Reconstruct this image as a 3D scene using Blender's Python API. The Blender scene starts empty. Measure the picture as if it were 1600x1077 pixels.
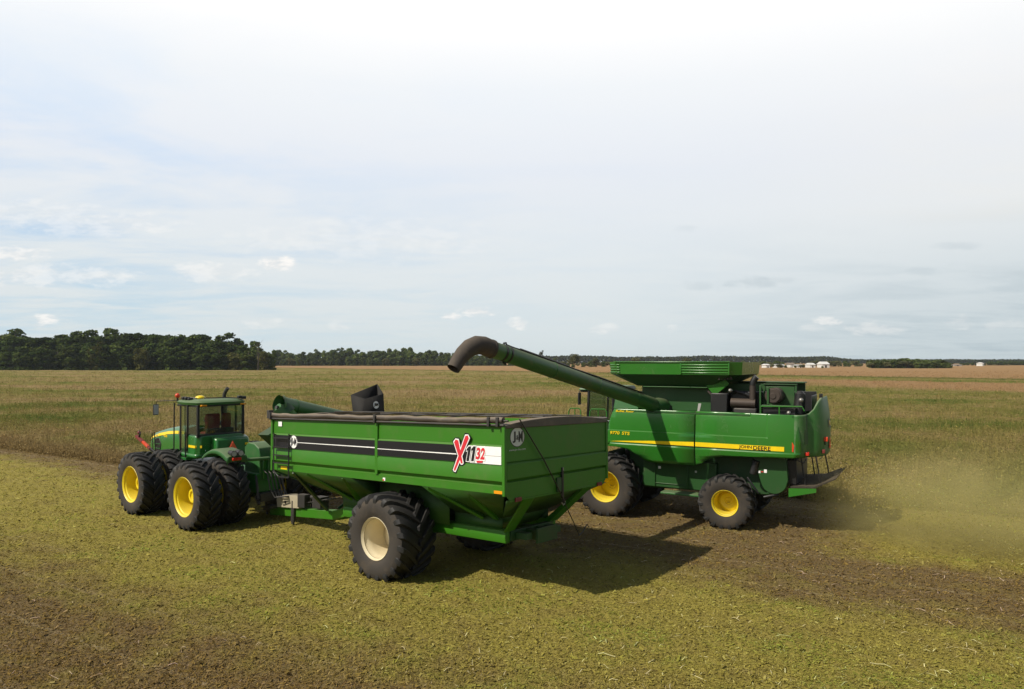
import bpy, bmesh, math, random
import numpy as np
from mathutils import Vector, Matrix, Euler
random.seed(7)
RNG = np.random.default_rng(11)
SC = bpy.context.scene
COL = SC.collection
PI = math.pi
R_ = math.radians
EYE = 4.9

# ------------------------------------------------------------------ materials
def new_mat(name):
    m = bpy.data.materials.new(name)
    m.use_nodes = True
    nt = m.node_tree
    for n in list(nt.nodes):
        nt.nodes.remove(n)
    out = nt.nodes.new('ShaderNodeOutputMaterial')
    return m, nt, out

def N(nt, typ, **kw):
    n = nt.nodes.new(typ)
    for k, v in kw.items():
        if k == 'inp':
            for kk, vv in v.items():
                n.inputs[kk].default_value = vv
        else:
            setattr(n, k, v)
    return n

def L(nt, a, b):
    nt.links.new(a, b)

def math_node(nt, op, a, b=None, c=None, clamp=False):
    n = N(nt, 'ShaderNodeMath', operation=op, use_clamp=clamp)
    for i, v in enumerate((a, b, c)):
        if v is None:
            continue
        if isinstance(v, (int, float)):
            n.inputs[i].default_value = v
        else:
            L(nt, v, n.inputs[i])
    return n.outputs[0]

def mix_col(nt, fac, a, b, blend='MIX'):
    n = N(nt, 'ShaderNodeMix', data_type='RGBA', blend_type=blend)
    for s, v in ((n.inputs[0], fac), (n.inputs[6], a), (n.inputs[7], b)):
        if isinstance(v, (int, float)):
            s.default_value = v
        elif isinstance(v, (tuple, list)):
            s.default_value = (*v[:3], 1)
        else:
            L(nt, v, s)
    return n.outputs[2]

def ramp(nt, fac, stops):
    n = N(nt, 'ShaderNodeValToRGB')
    cr = n.color_ramp
    while len(cr.elements) < len(stops):
        cr.elements.new(0.5)
    for e, (p, c) in zip(cr.elements, stops):
        e.position = p
        e.color = (*c, 1) if len(c) == 3 else c
    L(nt, fac, n.inputs[0])
    return n.outputs[0]

def smooth(nt, v, lo, hi):
    n = N(nt, 'ShaderNodeMapRange', interpolation_type='SMOOTHSTEP')
    n.inputs[1].default_value = lo
    n.inputs[2].default_value = hi
    L(nt, v, n.inputs[0])
    return n.outputs[0]

def noise(nt, vec, scale, detail=4, rough=0.55, dist=0.0):
    n = N(nt, 'ShaderNodeTexNoise', inp={'Scale': scale, 'Detail': detail, 'Roughness': rough, 'Distortion': dist})
    if vec is not None:
        L(nt, vec, n.inputs['Vector'])
    return n.outputs[0]

def paint(name, col, rough=0.4, metal=0.0, dirt=0.25, dirtcol=(0.16, 0.125, 0.075), coat=0.0, dscale=1.6, bump=0.0, wave=0.0, spec=0.5):
    """Painted / plastic / metal surface with uneven dust and wear."""
    m, nt, out = new_mat(name)
    b = N(nt, 'ShaderNodeBsdfPrincipled', inp={'Roughness': rough, 'Metallic': metal, 'Specular IOR Level': spec})
    tc = N(nt, 'ShaderNodeTexCoord')
    n1 = noise(nt, tc.outputs['Object'], dscale, 7, 0.68, 0.5)
    n2 = noise(nt, tc.outputs['Object'], dscale * 17, 4, 0.6)
    geo = N(nt, 'ShaderNodeNewGeometry')
    sep = N(nt, 'ShaderNodeSeparateXYZ')
    L(nt, geo.outputs['Normal'], sep.inputs[0])
    up = smooth(nt, sep.outputs['Z'], 0.2, 0.95)
    d = smooth(nt, n1, 0.48, 0.78)
    d = math_node(nt, 'ADD', math_node(nt, 'MULTIPLY', d, dirt), math_node(nt, 'MULTIPLY', up, dirt * 0.9))
    d = math_node(nt, 'MULTIPLY', d, math_node(nt, 'ADD', 0.6, math_node(nt, 'MULTIPLY', n2, 0.8)), clamp=True)
    tint = mix_col(nt, math_node(nt, 'MULTIPLY', n1, 0.5), col, tuple(c * 0.78 for c in col))
    L(nt, mix_col(nt, d, tint, dirtcol), b.inputs['Base Color'])
    L(nt, math_node(nt, 'ADD', rough, math_node(nt, 'MULTIPLY', d, 0.5), clamp=True), b.inputs['Roughness'])
    if coat:
        b.inputs['Coat Weight'].default_value = coat
        b.inputs['Coat Roughness'].default_value = 0.3
    bn = N(nt, 'ShaderNodeBump', inp={'Strength': 0.05 + bump, 'Distance': 0.01})
    L(nt, noise(nt, tc.outputs['Object'], 5.0 if not bump else 30.0, 3), bn.inputs['Height'])
    if wave:
        b2 = N(nt, 'ShaderNodeBump', inp={'Strength': wave, 'Distance': 0.06}); L(nt, noise(nt, tc.outputs['Object'], 1.7, 2), b2.inputs['Height']); L(nt, bn.outputs[0], b2.inputs['Normal']); bn = b2
    L(nt, bn.outputs[0], b.inputs['Normal'])
    L(nt, b.outputs[0], out.inputs[0])
    return m

def flat(name, col, rough=0.5):
    m, nt, out = new_mat(name)
    b = N(nt, 'ShaderNodeBsdfPrincipled', inp={'Roughness': rough})
    tc = N(nt, 'ShaderNodeTexCoord')
    n1 = noise(nt, tc.outputs['Object'], 6, 5)
    L(nt, mix_col(nt, n1, tuple(c * 0.82 for c in col), tuple(min(1, c * 1.12) for c in col)), b.inputs['Base Color'])
    L(nt, b.outputs[0], out.inputs[0])
    return m

def glass(name, tint, refl=0.10):
    m, nt, out = new_mat(name)
    t = N(nt, 'ShaderNodeBsdfTransparent', inp={'Color': (*tint, 1)})
    g = N(nt, 'ShaderNodeBsdfGlossy', inp={'Roughness': 0.04, 'Color': (0.9, 0.95, 0.95, 1)})
    df = N(nt, 'ShaderNodeBsdfDiffuse', inp={'Color': (0.12, 0.11, 0.08, 1)})
    lw = N(nt, 'ShaderNodeLayerWeight', inp={'Blend': 0.35})
    f = math_node(nt, 'ADD', refl, math_node(nt, 'MULTIPLY', lw.outputs['Fresnel'], 0.5), clamp=True)
    mx = N(nt, 'ShaderNodeMixShader')
    L(nt, f, mx.inputs[0]); L(nt, t.outputs[0], mx.inputs[1]); L(nt, g.outputs[0], mx.inputs[2])
    m2 = N(nt, 'ShaderNodeMixShader', inp={0: 0.06})
    L(nt, mx.outputs[0], m2.inputs[1]); L(nt, df.outputs[0], m2.inputs[2])
    L(nt, m2.outputs[0], out.inputs[0])
    return m

M = {}
M['cart_green'] = paint('cart_green', (0.036, 0.166, 0.008), 0.45, dirt=0.20, dirtcol=(0.17, 0.15, 0.07), wave=0.10, spec=0.35)
M['combine_green'] = paint('combine_green', (0.026, 0.160, 0.016), 0.24, dirt=0.17, dirtcol=(0.12, 0.115, 0.06), coat=0.35, wave=0.07)
M['hopper_shaded_green'] = paint('hopper_shaded_green', (0.026, 0.098, 0.011), 0.55, dirt=0.45, dirtcol=(0.055, 0.05, 0.028))  # cart paint, base and dirt tint darkened to paint in underside shade
M['combine_shaded_dusty'] = paint('combine_shaded_dusty', (0.016, 0.072, 0.014), 0.45, dirt=0.38, dirtcol=(0.085, 0.07, 0.04))  # combine paint darkened to carry shade of lower body and deck, plus dust
M['shroud_green'] = paint('shroud_green', (0.032, 0.14, 0.026), 0.45, dirt=0.75, dirtcol=(0.20, 0.215, 0.15), dscale=1.1)
M['auger_green'] = paint('auger_green', (0.026, 0.112, 0.028), 0.40, dirt=0.55, dirtcol=(0.16, 0.14, 0.085), dscale=2.2)
M['tractor_green'] = paint('tractor_green', (0.018, 0.148, 0.024), 0.25, dirt=0.14, coat=0.3)
M['fender_green'] = paint('fender_green', (0.03, 0.125, 0.03), 0.42, dirt=0.42, dirtcol=(0.2, 0.19, 0.12))
M['dark_green'] = paint('dark_green', (0.012, 0.06, 0.012), 0.5, dirt=0.3, dirtcol=(0.09, 0.07, 0.04))
M['yellow'] = paint('rim_yellow', (0.78, 0.60, 0.012), 0.38, dirt=0.30, dirtcol=(0.32, 0.26, 0.12))
M['cream'] = paint('rim_cream', (0.72, 0.63, 0.42), 0.45, dirt=0.3, dirtcol=(0.34, 0.27, 0.16))
M['stripe'] = flat('stripe_yellow', (0.85, 0.60, 0.008), 0.35)
M['tread'] = paint('tyre_tread', (0.011, 0.0108, 0.0105), 0.62, dirt=0.22, dirtcol=(0.055, 0.045, 0.034), dscale=3.5, bump=0.15)
M['sidewall'] = paint('tyre_sidewall', (0.033, 0.027, 0.021), 0.8, dirt=0.6, dirtcol=(0.105, 0.082, 0.058), dscale=2.2, bump=0.1)
M['black'] = paint('black_plastic', (0.012, 0.012, 0.013), 0.42, dirt=0.2, dirtcol=(0.07, 0.06, 0.045))
M['rubber'] = paint('grey_rubber', (0.058, 0.050, 0.043), 0.75, dirt=0.45, dirtcol=(0.15, 0.12, 0.09), dscale=3, spec=0.25)
M['deflector'] = paint('deflector_sheet', (0.050, 0.042, 0.034), 0.85, dirt=0.5, dirtcol=(0.10, 0.08, 0.05), dscale=2, spec=0.12)
M['decal_black'] = flat('decal_black', (0.007, 0.0065, 0.009), 0.4)
M['decal_white'] = flat('decal_white', (0.86, 0.86, 0.84), 0.4)
M['decal_grey'] = flat('decal_grey', (0.42, 0.42, 0.43), 0.4)
M['decal_red'] = flat('decal_red', (0.62, 0.025, 0.04), 0.4)
M['tarp'] = paint('tarp_cloth', (0.060, 0.047, 0.037), 0.5, dirt=0.6, dirtcol=(0.26, 0.205, 0.14), dscale=1.0, bump=0.1)
M['steel'] = paint('worn_steel', (0.30, 0.29, 0.27), 0.42, 0.7, dirt=0.35)
M['dark_steel'] = paint('dark_steel', (0.05, 0.048, 0.045), 0.45, 0.3, dirt=0.35, dirtcol=(0.10, 0.08, 0.06))
M['rust'] = paint('sooty_steel', (0.06, 0.046, 0.038), 0.6, 0.4, dirt=0.4, dirtcol=(0.12, 0.085, 0.055))
M['beige'] = paint('beige_metal', (0.42, 0.37, 0.26), 0.5, dirt=0.3)
M['red_lens'] = flat('red_lens', (0.55, 0.03, 0.015), 0.25)
M['fluorescent'] = flat('fluorescent_orange', (1.0, 0.13, 0.035), 0.5)
M['matt_black'] = paint('matt_black', (0.020, 0.019, 0.018), 0.8, dirt=0.25, dirtcol=(0.06, 0.055, 0.05), spec=0.25)
M['orange'] = flat('orange_red', (0.62, 0.055, 0.012), 0.4)
M['amber'] = flat('amber_lens', (0.80, 0.30, 0.01), 0.25)
M['dim_red'] = flat('dark_red', (0.16, 0.02, 0.015), 0.6)
M['lens'] = flat('lamp_lens', (0.45, 0.47, 0.47), 0.12)
M['glass'] = glass('cab_glass', (0.82, 0.90, 0.87), 0.05)
M['glass_dark'] = glass('cab_glass_dark', (0.80, 0.87, 0.84), 0.05)
M['seat'] = flat('seat_cloth', (0.38, 0.030, 0.028), 0.8)
M['grain'] = flat('grain', (0.38, 0.27, 0.11), 0.8)
M['decal_pale'] = flat('decal_pale', (0.55, 0.58, 0.53), 0.5)

# ------------------------------------------------------------------ mesh builder
class MB:
    def __init__(s):
        s.bm = bmesh.new(); s.mats = []; s.cur = 0
    def mat(s, name):
        m = M[name]
        if m not in s.mats: s.mats.append(m)
        s.cur = s.mats.index(m); return s
    def face(s, pts):
        vs = [s.bm.verts.new(p) for p in pts]
        f = s.bm.faces.new(vs); f.material_index = s.cur; return f
    def _f(s, vs):
        try:
            f = s.bm.faces.new(vs); f.material_index = s.cur
        except ValueError:
            pass
    def box(s, x0, x1, y0, y1, z0, z1):
        v = [s.bm.verts.new((x, y, z)) for x in (x0, x1) for y in (y0, y1) for z in (z0, z1)]
        for q in ((0, 1, 3, 2), (4, 6, 7, 5), (0, 4, 5, 1), (2, 3, 7, 6), (0, 2, 6, 4), (1, 5, 7, 3)):
            s._f([v[i] for i in q])
        return s
    def hexa(s, p):
        """8 points: 4 of the bottom ring then 4 of the top ring."""
        v = [s.bm.verts.new(q) for q in p]
        s._f(v[3::-1]); s._f(v[4:8])
        for i in range(4):
            j = (i + 1) % 4
            s._f([v[i], v[j], v[4 + j], v[4 + i]])
        return s
    def prism(s, poly, axis, a, b):
        """poly: 2D outline extruded along axis from a to b. axis x:(y,z) y:(x,z) z:(x,y)"""
        def P(q, t):
            return {'x': (t, q[0], q[1]), 'y': (q[0], t, q[1]), 'z': (q[0], q[1], t)}[axis]
        va = [s.bm.verts.new(P(q, a)) for q in poly]; vb = [s.bm.verts.new(P(q, b)) for q in poly]
        s._f(va); s._f(vb[::-1]); n = len(poly)
        for i in range(n):
            s._f([va[i], vb[i], vb[(i + 1) % n], va[(i + 1) % n]])
        return s
    def sheet(s, prof, axis, a, b, thick_dir, t=0.012):
        """open profile polyline (2D) extruded along axis, given thickness."""
        poly = list(prof) + [(q[0] + thick_dir[0] * t, q[1] + thick_dir[1] * t) for q in reversed(prof)]
        return s.prism(poly, axis, a, b)
    def tube(s, pts, r, seg=12, cap=True):
        pts = [Vector(p) for p in pts]; n = len(pts)
        rs = r if isinstance(r, (list, tuple)) else [r] * n
        rings = []
        prev = None
        for i, p in enumerate(pts):
            d = (pts[min(i + 1, n - 1)] - pts[max(i - 1, 0)]).normalized()
            if prev is None:
                a = d.orthogonal().normalized()
            else:
                a = (prev - d * prev.dot(d))
                a = a.normalized() if a.length > 1e-6 else d.orthogonal().normalized()
            prev = a; b = d.cross(a)
            rings.append([s.bm.verts.new(p + (a * math.cos(k * 2 * PI / seg) + b * math.sin(k * 2 * PI / seg)) * rs[i]) for k in range(seg)])
        for i in range(n - 1):
            for k in range(seg):
                s._f([rings[i][k], rings[i][(k + 1) % seg], rings[i + 1][(k + 1) % seg], rings[i + 1][k]])
        if cap:
            s._f(rings[0][::-1]); s._f(rings[-1])
        return s
    def bar(s, a, b, w, h, up=(0, 0, 1)):
        """rectangular bar between two points; h along up."""
        a = Vector(a); b = Vector(b); d = (b - a).normalized(); u = Vector(up)
        side = d.cross(u).normalized(); u = side.cross(d).normalized()
        q = [(-1, -1), (1, -1), (1, 1), (-1, 1)]
        return s.hexa([a + side * (i * w / 2) + u * (j * h / 2) for i, j in q] + [b + side * (i * w / 2) + u * (j * h / 2) for i, j in q])
    def lathe(s, prof, axis='y', c=(0, 0, 0), seg=48):
        """prof: list of (r, t, material or None); revolved about axis."""
        rings = []
        for q in prof:
            r, t = q[0], q[1]; ring = []
            for k in range(seg):
                a = k * 2 * PI / seg; ca, sa = math.cos(a) * r, math.sin(a) * r
                p = {'y': (ca, t, sa), 'x': (t, ca, sa), 'z': (ca, sa, t)}[axis]
                ring.append(s.bm.verts.new((p[0] + c[0], p[1] + c[1], p[2] + c[2])))
            rings.append(ring)
        for i in range(len(prof) - 1):
            if len(prof[i]) > 2: s.mat(prof[i][2])
            for k in range(seg):
                s._f([rings[i][k], rings[i][(k + 1) % seg], rings[i + 1][(k + 1) % seg], rings[i + 1][k]])
        return s
    def disc(s, c, r, normal, seg=28, rx=None):
        n = Vector(normal).normalized(); a = Vector((0, 0, 1)); a = (a - n * a.dot(n)).normalized() if abs(n.z) < .9 else Vector((1, 0, 0))
        b = a.cross(n)
        rx = rx or r
        f = s.face([Vector(c) + a * math.cos(k * 2 * PI / seg) * r + b * math.sin(k * 2 * PI / seg) * rx for k in range(seg)])
        return s
    def sphere(s, c, r, sc=(1, 1, 1), seg=16):
        prof = [(r * math.sin(PI * i / 10), -r * math.cos(PI * i / 10)) for i in range(11)]
        prof[0] = (1e-3, -r); prof[-1] = (1e-3, r)
        n0 = len(s.bm.verts); s.lathe([(a, b) for a, b in prof], 'z', (0, 0, 0), seg)
        s.bm.verts.ensure_lookup_table()
        for v in list(s.bm.verts)[n0:]:
            v.co = Vector((v.co.x * sc[0] + c[0], v.co.y * sc[1] + c[1], v.co.z * sc[2] + c[2]))
        return s
    def build(s, name, parent=None, off=(0, 0, 0), bevel=0.0, angle=35, recalc=True):
        if recalc: bmesh.ops.recalc_face_normals(s.bm, faces=s.bm.faces[:])
        if any(off): bmesh.ops.translate(s.bm, vec=-Vector(off), verts=s.bm.verts[:])
        me = bpy.data.meshes.new(name); s.bm.to_mesh(me); s.bm.free()
        for m in s.mats: me.materials.append(m)
        me.shade_smooth(); me.set_sharp_from_angle(angle=R_(angle))
        o = bpy.data.objects.new(name, me); COL.objects.link(o)
        if parent is not None: o.parent = parent
        if bevel:
            md = o.modifiers.new('Bevel', 'BEVEL'); md.width = bevel; md.segments = 2; md.limit_method = 'ANGLE'; md.angle_limit = R_(40)
            md.harden_normals = False
        return o

def tag(o, label=None, cat=None, group=None, kind=None):
    if label: o['label'] = label
    if cat: o['category'] = cat
    if group: o['group'] = group
    if kind: o['kind'] = kind
    return o

def empty(name, loc=(0, 0, 0), rot=None, k=1.0):
    o = bpy.data.objects.new(name, None); COL.objects.link(o)
    o.empty_display_size = 0.3
    if rot is not None:
        m = Matrix.LocRotScale(Vector(loc), rot.to_quaternion(), (k, k, k)); o.matrix_world = m
    else:
        o.location = loc
    return o

def copy_tree(o, parent=None):
    c = o.copy(); COL.objects.link(c)
    if parent is not None: c.parent = parent
    for ch in list(o.children): copy_tree(ch, c)
    return c

def lettering(name, body, matname, parent, origin, xa, up, w, h, off=(0, 0, 0), shear=0.0, bold=0.0, extrude=0.0015, squeeze=True):
    """Writing as flat mesh letters filling a w x h box whose lower left corner is origin."""
    cu = bpy.data.curves.new(name, 'FONT'); cu.body = body; cu.size = 1; cu.shear = shear; cu.offset = bold; cu.extrude = extrude
    tmp = bpy.data.objects.new('tmp_writing', cu); COL.objects.link(tmp)
    dg = bpy.context.evaluated_depsgraph_get(); dg.update()
    me = bpy.data.meshes.new_from_object(tmp.evaluated_get(dg))
    bpy.data.objects.remove(tmp); bpy.data.curves.remove(cu)
    co = [v.co.copy() for v in me.vertices]
    x0 = min(c.x for c in co); x1 = max(c.x for c in co); y0 = min(c.y for c in co); y1 = max(c.y for c in co)
    xa = Vector(xa); up = Vector(up); nz = xa.cross(up); og = Vector(origin) - Vector(off)
    for v, c in zip(me.vertices, co):
        v.co = og + xa * ((c.x - x0) / (x1 - x0) * w) + up * ((c.y - y0) / (y1 - y0) * h) + nz * (c.z)
    me.materials.clear(); me.materials.append(M[matname])
    me.name = name
    o = bpy.data.objects.new(name, me); COL.objects.link(o); o.parent = parent
    return o

# ------------------------------------------------------------------ wheels
def tyre_mb(Rr, w, rim, nl, depth=0.055, sweep=0.32, lugw=0.055, flat_side=0.5):
    b = MB()
    h = w / 2
    cr = Rr - depth
    prof = [(rim - 0.02, -h * 0.80, 'sidewall'), (rim + 0.03, -h * 0.90, 'sidewall'), (rim + (cr - rim) * 0.35, -h * 0.985, 'sidewall'), (rim + (cr - rim) * 0.62, -h * 1.0, 'sidewall'),
            (cr - 0.10, -h * 0.965, 'sidewall'), (cr - 0.045, -h * 0.90, 'tread'), (cr - 0.012, -h * 0.72, 'tread'), (cr, -h * 0.3, 'tread'), (cr, h * 0.3, 'tread'), (cr - 0.012, h * 0.72, 'tread'),
            (cr - 0.045, h * 0.90, 'sidewall'), (cr - 0.10, h * 0.965, 'sidewall'), (rim + (cr - rim) * 0.62, h, 'sidewall'), (rim + (cr - rim) * 0.35, h * 0.985, 'sidewall'),
            (rim + 0.03, h * 0.90, 'sidewall'), (rim - 0.02, h * 0.80, 'sidewall')]
    b.lathe(prof, 'y', seg=72)
    b.mat('tread')
    for side in (-1, 1):
        for i in range(nl):
            a0 = (i + (0.5 if side > 0 else 0)) * 2 * PI / nl
            secs = [(-0.05, 0.0, 0), (0.25, 0.35, 0), (0.55, 0.68, 0), (0.80, 0.90, 0.004), (0.93, 1.0, 0.03), (0.995, 1.03, 0.085), (1.0, 1.05, 0.14), (0.985, 1.06, 0.20)]
            rings = []
            for yy, tt, drop in secs:
                a = a0 - sweep * tt
                ro = Rr - drop - 0.008 * yy * yy; ri = min(cr - drop * 0.5, ro) - 0.03
                hw = lugw / Rr * (0.8 + 0.35 * tt)
                ring = []
                for da, rr in ((-hw * 1.25, ri), (-hw * 0.8, ro), (hw * 0.8, ro), (hw * 1.25, ri)):
                    yb = side * h * yy
                    if drop > 0.05 and rr == ri: yb = side * (h * yy - 0.03)
                    ring.append(b.bm.verts.new((math.cos(a + da) * rr, yb, math.sin(a + da) * rr)))
                rings.append(ring)
            for j in range(len(rings) - 1):
                for k in range(3):
                    b._f([rings[j][k], rings[j][k + 1], rings[j + 1][k + 1], rings[j + 1][k]])
            b._f(rings[0]); b._f(rings[-1][::-1])
    return b

def wheel(parent, Rr, w, rim, nl, rimmat, dish, hubr, hubout, sweep=0.32, lugw=0.055, depth=0.055, bolts=10):
    """wheel (disc and hub) > tyre, rim. Axle along y, outer face at +y."""
    h = w / 2
    d = MB().mat(rimmat)
    yd = h * 0.8 - dish                       # where the disc sits
    d.lathe([(rim * 0.86, yd - 0.05, rimmat), (rim * 0.86, yd, rimmat), (rim * 0.62, yd + 0.05, rimmat), (hubr * 1.25, yd + 0.03, rimmat), (hubr * 1.15, yd + hubout * 0.5, rimmat),
             (hubr, yd + hubout, rimmat), (hubr * 0.7, yd + hubout, rimmat), (hubr * 0.66, yd + hubout - 0.04, rimmat), (0.003, yd + hubout - 0.04, rimmat)], 'y', seg=40)
    d.mat('dark_steel')
    for k in range(bolts if bolts != 1 else 0):
        a = k * 2 * PI / bolts
        c = Vector((math.cos(a) * hubr * 1.5, yd + 0.045, math.sin(a) * hubr * 1.5))
        d.tube([c, c + Vector((0, 0.035, 0))], 0.022, 6)
    wo = d.build('wheel', parent)
    tyre_mb(Rr, w, rim, nl, depth, sweep, lugw).build('tyre', wo, angle=30)
    r = MB().mat(rimmat)
    r.lathe([(rim * 0.85, yd - 0.12, rimmat), (rim * 0.86, yd, rimmat), (rim * 0.87, h * 0.45, rimmat), (rim * 0.90, h * 0.66, rimmat), (rim * 0.955, h * 0.72, rimmat), (rim * 0.965, h * 0.83, rimmat),
             (rim * 1.0, h * 0.86, rimmat), (rim * 1.045, h * 0.925, rimmat), (rim * 1.06, h * 0.90, rimmat), (rim * 1.0, h * 0.7, rimmat), (rim * 0.98, -h * 0.85, rimmat), (rim * 0.9, -h * 0.85, rimmat), (rim * 0.85, yd - 0.12, rimmat)], 'y', seg=64)
    r.build('rim', wo)
    return wo

def put_wheel(proto, parent, loc, flip=False, first=False, spin=0.0):
    o = proto if first else copy_tree(proto)
    o.parent = parent
    o.matrix_local = Matrix.Translation(loc) @ Matrix.Rotation(PI if flip else 0, 4, 'Z') @ Matrix.Rotation(spin, 4, 'Y')
    return o
# ------------------------------------------------------------------ grain cart
def rot(yaw, pitch=0, roll=0):
    return Matrix.Rotation(R_(yaw), 3, 'Z') @ Matrix.Rotation(R_(pitch), 3, 'Y') @ Matrix.Rotation(R_(roll), 3, 'X')

CL, CW = 8.08, 3.76
CB = (4.0, -1.88, -3.43)                     # base point in the cart's own coordinates
CM = rot(140.84, 1.96, 1.85)
CO = Vector((-0.149, 13.723, 3.634))
cart = empty('grain_cart', CO + CM @ Vector(CB), CM)
tag(cart, 'long green grain cart with black and white side stripe, hitched behind the tractor', 'grain cart')
def cb(b, name, parent=None, bevel=0.0, **k):
    return b.build(name, parent or cart, CB, bevel, **k)
def ct(name, body, mat, parent, og, w, h, rear=False, **k):
    if rear: return lettering(name, body, mat, parent, og, (0, -1, 0), (0, 0, 1), w, h, CB, **k)
    return lettering(name, body, mat, parent, og, (-1, 0, 0), (0, 0, 1), w, h, CB, **k)

# side panels: pressed sheet profile (y, z), mirrored for the right side
prof = [(-0.016, 0.0), (-0.016, -0.362), (-0.022, -0.365), (0.016, -0.404), (0.016, -0.755), (0.000, -0.762), (0.000, -0.765), (0.021, -0.808), (0.02, -1.075), (-0.055, -1.155), (-0.055, -1.165), (-0.012, -1.172), (-0.012, -1.33), (-0.06, -1.335)]
for side in (0, 1):
    b = MB().mat('cart_green')
    pf = [(y if side == 0 else -CW - y, z) for y, z in prof]
    b.sheet(pf, 'x', 0.02, CL - 0.02, (-1 if side == 0 else 1, 0), 0.02)
    yo = 0.0 if side == 0 else -CW
    s = 1 if side == 0 else -1
    for xc in (3.80,):
        b.prism([(xc - 0.045, 0.0), (xc + 0.045, 0.0), (xc + 0.045, -1.17), (xc - 0.045, -1.17)], 'y', yo + s * 0.0225, yo - s * 0.05)
    sp = cb(b, 'side_panel', bevel=0.006)
    if side == 0:
        LP = sp
# corner posts
for y in (-0.0, -CW):
    sgn = 1 if y == 0 else -1
    for xa_, xb_ in ((-0.022, 0.05), (CL - 0.05, CL + 0.022)):
        b = MB().mat('cart_green'); b.box(xa_, xb_, y - 0.05 * (sgn > 0) - 0.026 * (sgn < 0), y + 0.026 * (sgn > 0) + 0.05 * (sgn < 0), -1.36, 0.012); cb(b, 'corner_post', bevel=0.008)
# rear and front end panels
rprof = [(0.0, -0.02), (0.0, -0.70), (0.034, -0.708), (0.034, -0.711), (-0.022, -0.755), (-0.022, -1.04), (0.045, -1.09), (0.045, -1.098), (0.0, -1.105), (0.0, -1.36)]
for end in (0, 1):
    b = MB().mat('cart_green')
    pf = [((x if end == 0 else CL - x), z) for x, z in rprof]
    poly = pf + [((q[0] + (0.02 if end == 0 else -0.02)), q[1]) for q in reversed(pf)]
    b.prism(poly, 'y', -0.055, -CW + 0.055)
    x0 = 0.0 if end == 0 else CL
    sx = 1 if end == 0 else -1
    b.prism([(-0.055, -1.36), (-0.19, -1.49), (-CW + 0.19, -1.49), (-CW + 0.055, -1.36)], 'x', x0, x0 + sx * 0.02)
    ep = cb(b, 'end_panel', bevel=0.005)
    if end == 0: RP = ep
# decals of the left side panel
YD = 0.0195
b = MB().mat('decal_black')
for a, c in ((0.93, 3.752), (3.848, 7.98)):
    b.box(a, c, YD - 0.002, YD, -0.748, -0.408)
cb(b, 'side_stripe', LP)
b = MB().mat('decal_white')
b.box(0.07, 0.929, YD - 0.002, YD, -0.752, -0.405)
for a, c, z in ((1.2, 3.752, -0.595), (3.848, 6.95, -0.575)):
    b.hexa([(a, YD + 0.0005, z - 0.011), (c, YD + 0.0005, z - 0.007), (c, YD + 0.003, z - 0.007), (a, YD + 0.003, z - 0.011), (a, YD + 0.0005, z + 0.011), (c, YD + 0.0005, z + 0.007), (c, YD + 0.003, z + 0.007), (a, YD + 0.003, z + 0.011)])
b.mat('decal_grey').box(0.08, 0.5, YD + 0.0005, YD + 0.002, -0.592, -0.580)
cb(b, 'white_stripe', LP)
def stroke(b, a, c, w0, w1, grow, y):
    a = Vector(a); c = Vector(c); d = (c - a).normalized(); n = Vector((-d.y, d.x))
    a2 = a - d * grow; c2 = c + d * grow
    q = [a2 + n * (w0 / 2 + grow) * .75, a2 + n * (w0 / 2 + grow) - 0 * d, c2 + n * (w1 / 2 + grow), c2 - n * (w1 / 2 + grow), a2 - n * (w0 / 2 + grow)]
    q = [a2 + n * (w0 / 2 + grow), c2 + n * (w1 / 2 + grow), c2 + d * (w1 * 0.35), c2 - n * (w1 / 2 + grow), a2 - n * (w0 / 2 + grow), a2 - d * (w0 * 0.3)]
    b.prism([(p.x, p.y) for p in q], 'y', y, y + 0.002)
b = MB()
for mt, g, y in (('decal_black', 0.040, 0.0235), ('decal_white', 0.017, 0.0262), ('decal_red', -0.004, 0.0290)):
    b.mat(mt)
    stroke(b, (1.32, -0.93), (0.96, -0.235), 0.055, 0.115, g, y)
    stroke(b, (1.27, -0.33), (1.11, -0.77), 0.135, 0.06, g, y + 0.0004)
cb(b, 'letter_x', LP)
one = [(0.0, 0.0), (0.075, 0.0), (0.135, 0.30), (0.075, 0.30), (0.015, 0.245), (0.005, 0.20), (0.05, 0.215)]
def grow(poly, g):
    cx = sum(p[0] for p in poly) / len(poly); cz = sum(p[1] for p in poly) / len(poly)
    n = len(poly); out = []
    for i in range(n):
        a = Vector(poly[i - 1]); p = Vector(poly[i]); c = Vector(poly[(i + 1) % n])
        d1 = (p - a).normalized(); d2 = (c - p).normalized(); nn = Vector((d1.y, -d1.x)) + Vector((d2.y, -d2.x))
        nn = nn.normalized() if nn.length > 1e-4 else Vector((0, 0)); out.append((p.x + nn.x * g, p.y + nn.y * g))
    return out
for x0, z0 in ((0.985, -0.722), (0.855, -0.715)):
    for nm, g, y, mt in (('number_outline', 0.022, 0.0305, 'decal_white'), ('number', 0.0, 0.0328, 'decal_black')):
        b = MB().mat(mt); b.prism([(x0 - px_, z0 + pz_) for px_, pz_ in grow(one, g)], 'y', y, y + 0.002); cb(b, nm, LP)
for dg, x0 in (('3', 0.735), ('2', 0.615)):
    ct('number_outline', dg, 'decal_white', LP, (x0 + 0.022, 0.0245, -0.700), 0.175, 0.285, shear=0.22, bold=0.05)
    ct('number', dg, 'decal_red', LP, (x0, 0.0268, -0.672), 0.13, 0.235, shear=0.22, bold=0.035)
b = MB().mat('decal_red'); b.prism([(0.72, -0.700), (0.54, -0.694), (0.555, -0.735), (0.695, -0.740)], 'y', 0.0275, 0.0295); cb(b, 'number_flash', LP)
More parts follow.
